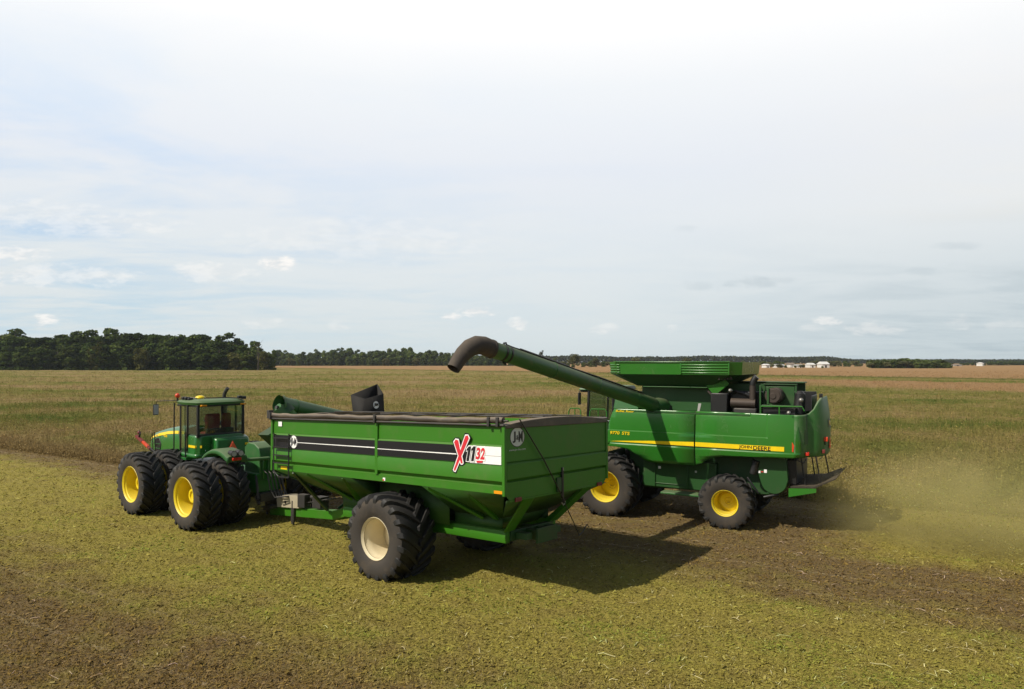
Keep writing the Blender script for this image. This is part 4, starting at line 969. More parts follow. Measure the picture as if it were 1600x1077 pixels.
# rear fenders with lamps
for s in (1, -1):
    b = MB().mat('fender_green')
    prof_ = []
    for a in np.linspace(52, 118, 12):
        prof_.append((1.22 * math.cos(R_(a)), 1.03 + 1.22 * math.sin(R_(a)) * 0.98))
    prof_ += [(-0.68, 2.05), (-0.72, 1.90)]
    ring_o = []
    for x, z in prof_:
        row = []
        for y, dz in ((0.70, -0.16), (0.71, -0.03), (0.76, 0.0), (1.26, 0.0), (1.33, -0.03), (1.36, -0.12)):
            row.append(b.bm.verts.new((x, s * y, z + dz)))
        ring_o.append(row)
    for i in range(len(ring_o) - 1):
        for k in range(5): b._f([ring_o[i][k], ring_o[i][k + 1], ring_o[i + 1][k + 1], ring_o[i + 1][k]])
    fd = tb(b, 'fender', angle=45); md = fd.modifiers.new('Solidify', 'SOLIDIFY'); md.thickness = 0.025; md.offset = 0
    for y in (0.94, 1.16):
        b = MB().mat('black'); b.tube([(-0.52, s * y, 2.16), (-0.76, s * y, 2.14)], [0.07, 0.095], 16); b.mat('lens').tube([(-0.76, s * y, 2.14), (-0.768, s * y, 2.14)], 0.078, 16); tb(b, 'work_lamp', fd)
    b = MB().mat('red_lens'); b.box(-0.77, -0.71, s * 1.06 - 0.14, s * 1.06 + 0.14, 1.93, 2.02); tb(b, 'tail_lamp', fd, bevel=0.015)
b = MB().mat('fender_green'); b.tube([(-0.60, 0.85, 1.90), (-0.85, 0.05, 1.90)], 0.055, 10); b.bar((-0.85, 0.05, 1.93), (-0.85, 0.05, 1.2), 0.07, 0.07, (1, 0, 0)); tb(b, 'support_bar', bevel=0.01)
b = MB().mat('fender_green')
b.prism([(-0.75, 1.2), (-0.75, 2.0), (-0.68, 2.22), (-0.45, 2.34), (-0.1, 2.36), (0.1, 2.2), (0.1, 1.2)], 'y', -0.45, 0.30)
b.mat('tractor_green').box(-0.80, -0.755, -0.36, 0.22, 1.25, 1.95); tb(b, 'rear_hood', bevel=0.03)
b = MB().mat('dark_steel')
b.box(-1.05, -0.75, -0.12, 0.12, 0.35, 0.45); b.box(-0.95, -0.7, -0.4, 0.4, 0.6, 0.85)
for y in (0.4, -0.4): b.bar((-0.7, y, 0.75), (-1.0, y * 1.2, 0.55), 0.08, 0.08); b.tube([(-0.7, y, 1.4), (-0.95, y * 1.2, 0.7)], 0.04, 8)
for k in range(5):
    y = 0.20 - 0.12 * k
    b.tube([(-0.78, y, 1.55), (-1.05, y + 0.03, 1.45), (-1.15, y, 1.0), (-1.3, y * 0.7, 0.75), (-1.7, y * 0.4, 0.8)], 0.02, 8)
tb(b, 'hitch', bevel=0.01)
# ------------------------------------------------------------------ sun, sky, camera
SUN_DIR = Vector((-0.885, -0.475, 1.04)).normalized()
sl = bpy.data.lights.new('sun', 'SUN'); sl.energy = 5.0; sl.angle = R_(0.6); sl.color = (1.0, 0.93, 0.80)
so = bpy.data.objects.new('sun', sl); COL.objects.link(so); so.location = SUN_DIR * 60
so.rotation_euler = SUN_DIR.to_track_quat('Z', 'Y').to_euler()
so['kind'] = 'helper'

W = bpy.data.worlds.new('World'); SC.world = W; W.use_nodes = True
nt = W.node_tree
for n in list(nt.nodes): nt.nodes.remove(n)
wout = nt.nodes.new('ShaderNodeOutputWorld')
bg = nt.nodes.new('ShaderNodeBackground'); bg.inputs[1].default_value = 1.0
L(nt, bg.outputs[0], wout.inputs[0])
sky = N(nt, 'ShaderNodeTexSky', sky_type='NISHITA', sun_disc=False)
sky.sun_elevation = math.asin(SUN_DIR.z); sky.sun_rotation = math.atan2(SUN_DIR.x, SUN_DIR.y); sky.air_density = 1.2; sky.dust_density = 1.5
nishita = N(nt, 'ShaderNodeVectorMath', operation='SCALE'); nishita.inputs['Scale'].default_value = 0.078
L(nt, sky.outputs[0], nishita.inputs[0])
tc = N(nt, 'ShaderNodeTexCoord')
sep = N(nt, 'ShaderNodeSeparateXYZ'); L(nt, tc.outputs['Generated'], sep.inputs[0])
dx, dy, dz = sep.outputs
zc = math_node(nt, 'MAXIMUM', dz, 0.0)
# high thin cloud on a flat layer seen in perspective
den = math_node(nt, 'ADD', zc, 0.09)
comb_ = N(nt, 'ShaderNodeCombineXYZ')
L(nt, math_node(nt, 'DIVIDE', dx, den), comb_.inputs[0]); L(nt, math_node(nt, 'MULTIPLY', math_node(nt, 'DIVIDE', dy, den), 1.6), comb_.inputs[1])
cir = noise(nt, comb_.outputs[0], 0.55, 7, 0.58, 0.9)
cir2 = noise(nt, comb_.outputs[0], 1.7, 6, 0.6, 0.5)
veil = math_node(nt, 'ADD', math_node(nt, 'MULTIPLY', cir, 0.75), math_node(nt, 'MULTIPLY', cir2, 0.35))
lr = math_node(nt, 'DIVIDE', dx, math_node(nt, 'MAXIMUM', dy, 0.2))            # -0.73 at the left edge of the view, 0.73 at the right
# how blue the gaps are: clearest low on the left, hazy on the right
leftness = smooth(nt, lr, 0.15, -0.85)
blue = ramp(nt, zc, [(0.0, (0.62, 0.74, 0.79)), (0.07, (0.50, 0.68, 0.80)), (0.16, (0.50, 0.67, 0.86)), (0.26, (0.62, 0.76, 0.94)), (0.36, (0.80, 0.88, 0.98)), (0.44, (1.0, 1.0, 1.0))])
white = ramp(nt, zc, [(0.0, (0.67, 0.75, 0.77)), (0.07, (0.73, 0.79, 0.81)), (0.16, (0.78, 0.83, 0.86)), (0.26, (0.81, 0.85, 0.91)), (0.36, (0.90, 0.93, 0.96)), (0.42, (1.02, 1.02, 1.02))])
grey = ramp(nt, zc, [(0.0, (0.45, 0.55, 0.60)), (0.06, (0.50, 0.585, 0.63)), (0.12, (0.63, 0.695, 0.725)), (0.19, (0.84, 0.85, 0.84)), (0.3, (0.88, 0.89, 0.90)), (0.40, (1.02, 1.02, 1.02))])
cov = smooth(nt, veil, 0.40, 0.64)
gap = math_node(nt, 'MULTIPLY', math_node(nt, 'SUBTRACT', 1.0, cov), math_node(nt, 'ADD', 0.12, math_node(nt, 'MULTIPLY', leftness, 0.75)))
base = mix_col(nt, gap, white, blue)
right = smooth(nt, lr, 0.05, 0.85)
base = mix_col(nt, math_node(nt, 'MULTIPLY', right, math_node(nt, 'ADD', 0.5, math_node(nt, 'MULTIPLY', math_node(nt, 'SUBTRACT', 1.0, cov), 0.6)), clamp=True), base, grey)
# small fair-weather clouds and grey shreds at fixed bearings (tan of azimuth, tan of elevation, half sizes, brightness)
elv = math_node(nt, 'DIVIDE', dz, math_node(nt, 'MAXIMUM', dy, 0.2))
cv = N(nt, 'ShaderNodeCombineXYZ'); L(nt, lr, cv.inputs[0]); L(nt, math_node(nt, 'MULTIPLY', elv, 2.4), cv.inputs[1])
pn = N(nt, 'ShaderNodeTexNoise', inp={'Scale': 26.0, 'Detail': 6.0, 'Roughness': 0.65}); L(nt, cv.outputs[0], pn.inputs['Vector'])
puff = pn.outputs[0]
CLOUDS = [(435, 412, 34, 13, 1.0, 1), (745, 487, 32, 8, .9, 1), (705, 495, 18, 6, .8, 1), (70, 500, 22, 11, .85, 1), (60, 508, 14, 8, .6, 1), (810, 505, 17, 11, .6, 1), (945, 514, 26, 9, .35, 1), (1292, 502, 24, 7, .55, 1), (1272, 513, 24, 8, .3, 1), (1360, 514, 48, 12, .38, 1), (1500, 505, 22, 12, .3, 1), (415, 506, 34, 9, .3, 1), (530, 508, 22, 9, .25, 1), (1050, 513, 12, 6, .25, 1), (1575, 508, 40, 8, .2, 1), (25, 396, 60, 12, .7, 1), (90, 432, 130, 18, .5, 1), (330, 425, 70, 16, .45, 1), (150, 350, 130, 20, .4, 1), (560, 375, 200, 34, .22, 1), (60, 330, 110, 18, .3, 1),
          (1172, 443, 46, 10, .75, 0), (1085, 446, 26, 8, .45, 0), (1500, 385, 40, 8, .5, 0), (1440, 424, 34, 8, .45, 0), (1225, 438, 26, 6, .4, 0), (1070, 358, 22, 6, .25, 0)]
accw = None; accg = None
for px_, py_, hw_, hh_, am, kind_ in CLOUDS:
    ax_ = math_node(nt, 'MULTIPLY', math_node(nt, 'SUBTRACT', lr, (px_ - 800) / 1100), 1100.0 / hw_)
    ay_ = math_node(nt, 'MULTIPLY', math_node(nt, 'SUBTRACT', elv, (565 - py_) / 1100), 1100.0 / hh_)
    r2 = math_node(nt, 'ADD', math_node(nt, 'MULTIPLY', ax_, ax_), math_node(nt, 'MULTIPLY', ay_, ay_))
    g = math_node(nt, 'MULTIPLY', math_node(nt, 'SUBTRACT', 1.0, math_node(nt, 'MULTIPLY', r2, 0.55)), 1.0)
    g = math_node(nt, 'ADD', g, math_node(nt, 'MULTIPLY', math_node(nt, 'SUBTRACT', puff, 0.55), 2.6))
    g = math_node(nt, 'MULTIPLY', smooth(nt, g, 0.15, 0.95), am)
    if kind_: accw = g if accw is None else math_node(nt, 'MAXIMUM', accw, g)
    else: accg = g if accg is None else math_node(nt, 'MAXIMUM', accg, g)
front = smooth(nt, dy, 0.15, 0.3)
cumul = mix_col(nt, smooth(nt, puff, 0.4, 0.60), (0.80, 0.81, 0.81), (1.02, 0.99, 0.95))
base = mix_col(nt, math_node(nt, 'MULTIPLY', accg, math_node(nt, 'MULTIPLY', front, 0.65)), base, (0.50, 0.58, 0.63))
base = mix_col(nt, math_node(nt, 'MULTIPLY', accw, math_node(nt, 'MULTIPLY', front, 0.9)), base, cumul)
# clear blue sky high overhead and behind
high = smooth(nt, dz, 0.46, 0.66)
back = smooth(nt, dy, 0.25, -0.25)
clear = math_node(nt, 'MAXIMUM', high, math_node(nt, 'MULTIPLY', back, 0.9))
base = mix_col(nt, clear, base, nishita.outputs[0])
L(nt, base, bg.inputs[0])

cam = bpy.data.cameras.new('camera'); co_ = bpy.data.objects.new('camera', cam); COL.objects.link(co_)
co_.location = (0, 0, EYE); co_.rotation_euler = (R_(90), 0, 0)
cam.sensor_width = 36; cam.lens = 1100 / 1600 * 36; cam.shift_y = 26.5 / 1600
cam.clip_start = 0.2; cam.clip_end = 12000
SC.camera = co_
SC.view_settings.view_transform = 'Standard'; SC.view_settings.look = 'None'; SC.view_settings.exposure = 0; SC.view_settings.gamma = 1
SC.view_settings.use_curve_mapping = False
SC.render.engine = 'CYCLES'
SC.cycles.max_bounces = 8; SC.cycles.transparent_max_bounces = 16; SC.cycles.volume_bounces = 1
try:
    SC.cycles.use_denoising = True; SC.cycles.volume_step_rate = 2.0
except Exception: pass

# ------------------------------------------------------------------ ground
U = np.array([-0.866, 0.5]); NV = np.array([0.5, 0.866])                  # along and across the field rows
def field_coords(nt, pos):
    sp = N(nt, 'ShaderNodeSeparateXYZ'); L(nt, pos, sp.inputs[0])
    X, Y = sp.outputs[0], sp.outputs[1]
    s = math_node(nt, 'ADD', math_node(nt, 'MULTIPLY', X, -0.866), math_node(nt, 'MULTIPLY', Y, 0.5))
    c = math_node(nt, 'ADD', math_node(nt, 'MULTIPLY', X, 0.5), math_node(nt, 'MULTIPLY', Y, 0.866))
    return X, Y, s, c
SOIL = (0.140, 0.095, 0.048); CHAFF = (0.285, 0.240, 0.048); STRAW = (0.31, 0.26, 0.10)
def residue_factor(nt, pos):
    """0 brown bare residue .. 1 olive green chaff, by swath."""
    X, Y, s, c = field_coords(nt, pos)
    w = N(nt, 'ShaderNodeTexNoise', inp={'Scale': 0.22, 'Detail': 6.0, 'Roughness': 0.65}); L(nt, pos, w.inputs['Vector'])
    wob = math_node(nt, 'MULTIPLY', math_node(nt, 'SUBTRACT', w.outputs[0], 0.5), 5.0)
    cw = math_node(nt, 'ADD', c, wob)
    a = smooth(nt, cw, 6.8, 11.0)
    e = smooth(nt, math_node(nt, 'SUBTRACT', cw, math_node(nt, 'MULTIPLY', s, 0.055)), 16.9, 14.3)
    f = math_node(nt, 'MULTIPLY', a, e)
    fresh = math_node(nt, 'MULTIPLY', smooth(nt, math_node(nt, 'ADD', c, math_node(nt, 'MULTIPLY', wob, 0.5)), 18.4, 20.2), smooth(nt, math_node(nt, 'ADD', s, math_node(nt, 'MULTIPLY', wob, 0.5)), 2.8, 0.2))
    return math_node(nt, 'MAXIMUM', f, fresh), X, Y, s, c
m, nt, out = new_mat('field_ground')
geo = N(nt, 'ShaderNodeNewGeometry'); pos = geo.outputs['Position']
f, X, Y, s, c = residue_factor(nt, pos)
n1 = noise(nt, pos, 0.9, 6, 0.65); n2 = noise(nt, pos, 14, 6, 0.7, 0.4); n3 = noise(nt, pos, 60, 3, 0.6)
f2 = math_node(nt, 'ADD', f, math_node(nt, 'MULTIPLY', math_node(nt, 'SUBTRACT', n1, 0.5), 2.0), clamp=True)
ff = math_node(nt, 'ADD', math_node(nt, 'MULTIPLY', f2, 0.75), math_node(nt, 'MULTIPLY', math_node(nt, 'SUBTRACT', n2, 0.42), 0.9), clamp=True)
colr = mix_col(nt, ff, SOIL, CHAFF)
colr = mix_col(nt, smooth(nt, n2, 0.60, 0.78), colr, STRAW)
colr = mix_col(nt, smooth(nt, n2, 0.44, 0.26), colr, (0.06, 0.046, 0.02))
colr = mix_col(nt, math_node(nt, 'MULTIPLY', smooth(nt, n3, 0.55, 0.75), 0.4), colr, (0.25, 0.22, 0.09))
# faint pale stubble rows
rw = math_node(nt, 'ABSOLUTE', math_node(nt, 'SUBTRACT', math_node(nt, 'FRACT', math_node(nt, 'ADD', math_node(nt, 'DIVIDE', c, 1.52), math_node(nt, 'MULTIPLY', math_node(nt, 'SUBTRACT', n1, 0.5), 0.10))), 0.5))
rowl = math_node(nt, 'MULTIPLY', smooth(nt, rw, 0.05, 0.015), math_node(nt, 'MULTIPLY', smooth(nt, n2, 0.40, 0.6), math_node(nt, 'SUBTRACT', 0.55, math_node(nt, 'MULTIPLY', f2, 0.45))))
colr = mix_col(nt, rowl, colr, (0.36, 0.29, 0.17))
b_ = N(nt, 'ShaderNodeBsdfPrincipled', inp={'Roughness': 0.95, 'Specular IOR Level': 0.1}); L(nt, colr, b_.inputs['Base Color'])
bmp = N(nt, 'ShaderNodeBump', inp={'Strength': 0.85, 'Distance': 0.07})
hh = math_node(nt, 'ADD', math_node(nt, 'MULTIPLY', n2, 0.8), math_node(nt, 'ADD', math_node(nt, 'MULTIPLY', n3, 0.35), math_node(nt, 'MULTIPLY', n1, 1.2)))
L(nt, hh, bmp.inputs['Height']); L(nt, bmp.outputs[0], b_.inputs['Normal']); L(nt, b_.outputs[0], out.inputs[0])
M['ground'] = m
b = MB().mat('ground')
b.face([(-6000, -3000, 0), (6000, -3000, 0), (6000, 7000, 0), (-6000, 7000, 0)])
gr = b.build('ground', recalc=False); tag(gr, kind='structure')

def mesh_np(name, verts, faces4, mats, attr=None, mat_idx=None):
    """fast mesh from numpy quads (n,4) with optional per-vertex float attribute."""
    me = bpy.data.meshes.new(name)
    nv, nf = len(verts), len(faces4)
    me.vertices.add(nv); me.vertices.foreach_set('co', np.asarray(verts, np.float32).ravel())
    k = faces4.shape[1]
    me.loops.add(nf * k); me.loops.foreach_set('vertex_index', faces4.astype(np.int32).ravel())
    me.polygons.add(nf); me.polygons.foreach_set('loop_start', np.arange(0, nf * k, k, dtype=np.int32)); me.polygons.foreach_set('loop_total', np.full(nf, k, np.int32))
    if attr is not None:
        a = me.attributes.new('rnd', 'FLOAT', 'POINT'); a.data.foreach_set('value', np.asarray(attr, np.float32))
    for mm in mats: me.materials.append(mm)
    if mat_idx is not None: me.polygons.foreach_set('material_index', np.asarray(mat_idx, np.int32))
    me.update(); me.validate()
    return me
def quads(centers, ax, ay):
    """quads with half axes ax, ay (n,3)."""
    v = np.stack([centers - ax - ay, centers + ax - ay, centers + ax + ay, centers - ax + ay], 1).reshape(-1, 3)
    f = np.arange(len(centers) * 4).reshape(-1, 4)
    return v, f
def rand_dirs(n, flatness=0.0):
    a = RNG.uniform(0, 2 * PI, n); z = RNG.uniform(-1, 1, n) * (1 - flatness)
    r = np.sqrt(1 - z * z)
    return np.stack([r * np.cos(a), r * np.sin(a), z], 1)
def perp(d):
    o = rand_dirs(len(d)); p = np.cross(d, o); return p / (np.linalg.norm(p, axis=1, keepdims=True) + 1e-9)

def vnoise(x, y, sc, seed=0):
    xi, yi = np.floor(x * sc).astype(np.int64), np.floor(y * sc).astype(np.int64); xf, yf = x * sc - xi, y * sc - yi
    def hsh(a, b_): 
        h_ = (a * 374761393 + b_ * 668265263 + seed * 144665) & 0x7fffffff
        h_ = ((h_ ^ (h_ >> 13)) * 1274126177) & 0x7fffffff
        return (h_ & 0xffff) / 65535.0
    u, w = xf * xf * (3 - 2 * xf), yf * yf * (3 - 2 * yf)
    return (hsh(xi, yi) * (1 - u) + hsh(xi + 1, yi) * u) * (1 - w) + (hsh(xi, yi + 1) * (1 - u) + hsh(xi + 1, yi + 1) * u) * w
def relief(x, y):
    x = np.asarray(x); y = np.asarray(y)
    a = 0.4 * x + 0.92 * y; b_ = 0.92 * x - 0.4 * y
    h_ = 0.035 * vnoise(a, b_ * 0.6, 3.2, 21) + 0.020 * vnoise(a, b_, 8.0, 22) + 0.022 * vnoise(b_, a, 19.0, 23) + 0.020 * vnoise(a, b_, 40.0, 24)
    return h_ * np.clip((52 - y) / 14, 0, 1) + 0.004
ry = 8.3 * 1.0034 ** np.arange(540); ncx = 1000
gx_ = (np.linspace(-1, 1, ncx)[None, :] * (ry[:, None] * 0.80 + 2.5)).ravel(); gy_ = np.repeat(ry, ncx)
ix = np.arange(540 * ncx).reshape(540, ncx)
fq = np.stack([ix[:-1, :-1], ix[:-1, 1:], ix[1:, 1:], ix[1:, :-1]], -1).reshape(-1, 4)
sg = bpy.data.objects.new('ground', mesh_np('ground_relief', np.stack([gx_, gy_, relief(gx_, gy_)], 1), fq, [M['ground']])); COL.objects.link(sg); tag(sg, kind='structure')

# loose chaff and straw lying on the stubble
def leaf_material(name, stops, trans=0.25, rough=0.8):
    m, nt, out = new_mat(name)
    at = N(nt, 'ShaderNodeAttribute', attribute_name='rnd')
    col = ramp(nt, at.outputs['Fac'], stops)
    return m, nt, out, col
def finish_leaf(m, nt, out, col, trans=0.25):
    df = N(nt, 'ShaderNodeBsdfDiffuse'); tr = N(nt, 'ShaderNodeBsdfTranslucent'); mx = N(nt, 'ShaderNodeMixShader', inp={0: trans})
    L(nt, col, df.inputs[0]); L(nt, col, tr.inputs[0]); L(nt, df.outputs[0], mx.inputs[1]); L(nt, tr.outputs[0], mx.inputs[2]); L(nt, mx.outputs[0], out.inputs[0])
    return m
m, nt, out, col = leaf_material('chaff', [(0.0, (0.08, 0.06, 0.024)), (0.25, (0.21, 0.172, 0.040)), (0.6, (0.312, 0.270, 0.055)), (0.85, (0.40, 0.355, 0.11)), (0.97, (0.58, 0.52, 0.27)), (1.0, (0.66, 0.62, 0.30))])
geo = N(nt, 'ShaderNodeNewGeometry'); f, X, Y, s, c = residue_factor(nt, geo.outputs['Position'])
nn = noise(nt, geo.outputs['Position'], 0.9, 6, 0.65)
f2 = math_node(nt, 'ADD', f, math_node(nt, 'MULTIPLY', math_node(nt, 'SUBTRACT', nn, 0.5), 2.0), clamp=True)
br = mix_col(nt, 1.0, col, (0.74, 0.585, 0.85), 'MULTIPLY')
gn_ = noise(nt, geo.outputs['Position'], 0.45, 4, 0.6)
col = mix_col(nt, math_node(nt, 'MULTIPLY', smooth(nt, gn_, 0.46, 0.66), 0.8), col, mix_col(nt, 1.0, col, (0.72, 0.98, 0.7), 'MULTIPLY'))
M['chaff'] = finish_leaf(m, nt, out, mix_col(nt, f2, br, col), 0.2)
n = 460000
yy = 1 / RNG.uniform(1 / 60.0, 1 / 8.8, n) ; xx = RNG.uniform(-1, 1, n) * (0.80 * yy + 3)
sz = np.clip(np.exp(RNG.normal(-5.05, 0.5, n)), 0.003, 0.026) * (0.75 + yy / 18)
long_ = RNG.random(n) < 0.15
az = RNG.uniform(0, 2 * PI, n); tilt = RNG.normal(0, 0.35, n)
d1 = np.stack([np.cos(az) * np.cos(tilt), np.sin(az) * np.cos(tilt), np.sin(tilt)], 1)
d2 = np.stack([-np.sin(az), np.cos(az), RNG.normal(0, 0.5, n)], 1); d2 /= np.linalg.norm(d2, axis=1, keepdims=True)
la = np.where(long_, sz * 3.2, sz * 1.3)[:, None]; lb = np.where(long_, 0.0022 + yy * 0.00012, sz * 0.5)[:, None]
cz = relief(xx, yy) + 0.003 + np.abs(RNG.normal(0, 0.008, n)) + sz * 0.3
v, fq = quads(np.stack([xx, yy, cz], 1), d1 * la, d2 * lb)
rv = np.clip(RNG.beta(2.2, 2.2, n) * 0.9 + long_ * 0.12, 0, 1)
ch = bpy.data.objects.new('chaff', mesh_np('chaff', v, fq, [M['chaff']], np.repeat(rv, 4))); COL.objects.link(ch); tag(ch, 'loose olive and brown chaff and cut straw scattered over the harvested ground', 'chaff', kind='stuff')

# a few long pale straws in the foreground
n = 560
yy = 1 / RNG.uniform(1 / 26.0, 1 / 9.2, n); xx = np.where(RNG.random(n) < 0.6, RNG.uniform(-0.1, 1, n), RNG.uniform(-1, 1, n)) * (0.78 * yy)
bb = MB(); bb.mats = [M['chaff']]
vs_, fs_, at_ = [], [], []
for i in range(n):
    a = RNG.uniform(0, 2 * PI); ln = RNG.uniform(0.06, 0.20) * (1.6 if RNG.random() < 0.25 else 1); w = RNG.uniform(0.0035, 0.0085); k0 = len(vs_)
    bend = RNG.normal(0, 0.12)
    for j in range(4):
        t = j / 3
        p = np.array([xx[i] + math.cos(a + bend * t) * ln * t, yy[i] + math.sin(a + bend * t) * ln * t, 0.065 + 0.04 * math.sin(PI * t) * RNG.random()])
        q = np.array([-math.sin(a), math.cos(a), 0.3]) * w
        vs_ += [p - q, p + q]; at_ += [0.94 + 0.06 * (i % 7) / 6] * 2
    for j in range(3): fs_.append((k0 + 2 * j, k0 + 2 * j + 2, k0 + 2 * j + 3, k0 + 2 * j + 1))
st = bpy.data.objects.new('straw', mesh_np('straw', np.array(vs_), np.array(fs_), [M['chaff']], np.array(at_))); COL.objects.link(st); tag(st, 'scattered long pale straws lying on the chaff in front', 'straw', kind='stuff')

# ------------------------------------------------------------------ standing crop
def in_crop(x, y, wob=0.0):
    s = -0.866 * x + 0.5 * y; c = 0.5 * x + 0.866 * y
    cl = 18.7 + wob + 0.035 * np.maximum(s - 12, 0)
    A = (c > cl) & (s > 11.55)
    B = c > 26.75 + wob
    return A | B
def crop_color(m, nt, out, pos, rnd=None):
    X, Y, s, c = field_coords(nt, pos)
    cv = N(nt, 'ShaderNodeCombineXYZ'); L(nt, math_node(nt, 'MULTIPLY', X, 0.35), cv.inputs[0]); L(nt, Y, cv.inputs[1])
    big = noise(nt, cv.outputs[0], 0.055, 6, 0.62, 0.8)
    mid = noise(nt, pos, 0.35, 5, 0.6)
    g = math_node(nt, 'ADD', big, math_node(nt, 'MULTIPLY', math_node(nt, 'SUBTRACT', mid, 0.5), 0.45))
    # greener to the right behind the combine
    g = math_node(nt, 'ADD', g, math_node(nt, 'MULTIPLY', smooth(nt, math_node(nt, 'SUBTRACT', X, math_node(nt, 'MULTIPLY', Y, 0.1)), 2.0, 25.0), 0.07))
    col = ramp(nt, g, [(0.37, (0.30, 0.215, 0.108)), (0.46, (0.275, 0.212, 0.092)), (0.53, (0.230, 0.196, 0.068)), (0.59, (0.168, 0.168, 0.048)), (0.69, (0.108, 0.138, 0.035))])
    # ripe tan fields far behind, with green strips between
    edge = math_node(nt, 'ADD', Y, math_node(nt, 'MULTIPLY', X, 1.10))
    e2 = math_node(nt, 'ADD', edge, math_node(nt, 'MULTIPLY', math_node(nt, 'SUBTRACT', mid, 0.5), 14.0))
    tan_ = mix_col(nt, mid, (0.30, 0.185, 0.095), (0.36, 0.235, 0.120))
    xr_ = smooth(nt, X, 40.0, 75.0)
    near_tan = math_node(nt, 'MULTIPLY', math_node(nt, 'MULTIPLY', smooth(nt, e2, 184.0, 194.0), smooth(nt, e2, 268.0, 258.0)), xr_)
    col = mix_col(nt, near_tan, col, tan_)
    col = mix_col(nt, smooth(nt, e2, 328.0, 338.0), col, tan_)
    line = math_node(nt, 'MULTIPLY', smooth(nt, e2, 306, 314), smooth(nt, e2, 338, 328))
    col = mix_col(nt, math_node(nt, 'MULTIPLY', line, 0.6), col, (0.085, 0.085, 0.03))
    # dry pale stalks along the cut edge
    edg = math_node(nt, 'SUBTRACT', c, math_node(nt, 'ADD', 18.7, math_node(nt, 'MULTIPLY', math_node(nt, 'MAXIMUM', math_node(nt, 'SUBTRACT', s, 12.0), 0.0), 0.035)))
    ef = math_node(nt, 'MULTIPLY', smooth(nt, edg, 4.5, 0.5), smooth(nt, s, 10.5, 13.0))
    col = mix_col(nt, math_node(nt, 'MULTIPLY', ef, 0.85), col, (0.30, 0.215, 0.105))
    if rnd is not None:
        col = mix_col(nt, 1.0, col, ramp(nt, rnd, [(0.0, (0.55, 0.52, 0.50)), (0.5, (1.0, 1.0, 0.97)), (0.9, (1.35, 1.3, 1.15)), (1.0, (1.8, 1.6, 1.3))]), 'MULTIPLY')
    return col
m, nt, out = new_mat('crop_canopy'); geo = N(nt, 'ShaderNodeNewGeometry')
cc = crop_color(m, nt, out, geo.outputs['Position'])
nz = noise(nt, geo.outputs['Position'], 3.5, 6, 0.7)
cc = mix_col(nt, 1.0, cc, ramp(nt, nz, [(0.3, (0.6, 0.6, 0.57)), (0.55, (1, 1, 1)), (0.75, (1.35, 1.3, 1.2))]), 'MULTIPLY')
b_ = N(nt, 'ShaderNodeBsdfDiffuse'); L(nt, cc, b_.inputs[0]); L(nt, b_.outputs[0], out.inputs[0])
bmp = N(nt, 'ShaderNodeBump', inp={'Strength': 0.9, 'Distance': 0.4}); L(nt, nz, bmp.inputs['Height']); L(nt, bmp.outputs[0], b_.inputs['Normal'])
M['canopy'] = m
m, nt, out, _c = leaf_material('crop_leaf', [(0, (1, 1, 1)), (1, (1, 1, 1))]); geo = N(nt, 'ShaderNodeNewGeometry')
at = N(nt, 'ShaderNodeAttribute', attribute_name='rnd')
M['crop_leaf'] = finish_leaf(m, nt, out, crop_color(m, nt, out, geo.outputs['Position'], at.outputs['Fac']), 0.3)
# canopy sheet: a polar-like grid fine near the camera, coarse far off, dropping to the ground along the cut edge
rows = np.concatenate([np.arange(14, 60, 0.5), np.arange(60, 150, 1.5), np.geomspace(150, 1600, 60)])
ncol = 300
yv = np.repeat(rows, ncol); tv = np.tile(np.linspace(-1.15, 1.15, ncol), len(rows)); xv = tv * (yv * 0.85 + 14)
wobv = (vnoise(xv, yv, 0.4) - 0.5) * 0.8
inside = in_crop(xv, yv, wobv + 0.35)
def crop_depth(x, y):
    s = -0.866 * x + 0.5 * y; c = 0.5 * x + 0.866 * y
    a = np.minimum(c - (18.7 + 0.035 * np.maximum(s - 12, 0)), (s - 11.55) * 3); return np.clip(np.maximum(a, c - 26.75), 0, 9)
ramp_ = lambda x, y: 0.45 + 0.55 * np.clip(crop_depth(x, y) / 3.0, 0, 1)
zv = np.where(inside, (0.36 + 0.18 * (vnoise(xv, yv, 0.5, 3) - 0.5) + 0.2 * (vnoise(xv, yv, 1.3, 5) - 0.5)) * ramp_(xv, yv), -0.15)
idx = np.arange(len(rows) * ncol).reshape(len(rows), ncol)
fq = np.stack([idx[:-1, :-1], idx[:-1, 1:], idx[1:, 1:], idx[1:, :-1]], -1).reshape(-1, 4)
keep = inside[fq].any(1)
cs = bpy.data.objects.new('standing_crop', mesh_np('standing_crop', np.stack([xv, yv, zv], 1), fq[keep], [M['canopy']])); COL.objects.link(cs)
tag(cs, 'unharvested weedy brown and green crop standing across the field behind the machines', 'crop', kind='stuff')
# plants: stems with leaf cards
n = 95000
yy = 1 / RNG.uniform(1 / 330.0, 1 / 17.0, n); xx = RNG.uniform(-1, 1, n) * (0.80 * yy + 8)
ok = in_crop(xx, yy, (vnoise(xx, yy, 0.4) - 0.5) * 0.8 + RNG.normal(0, 0.12, n))
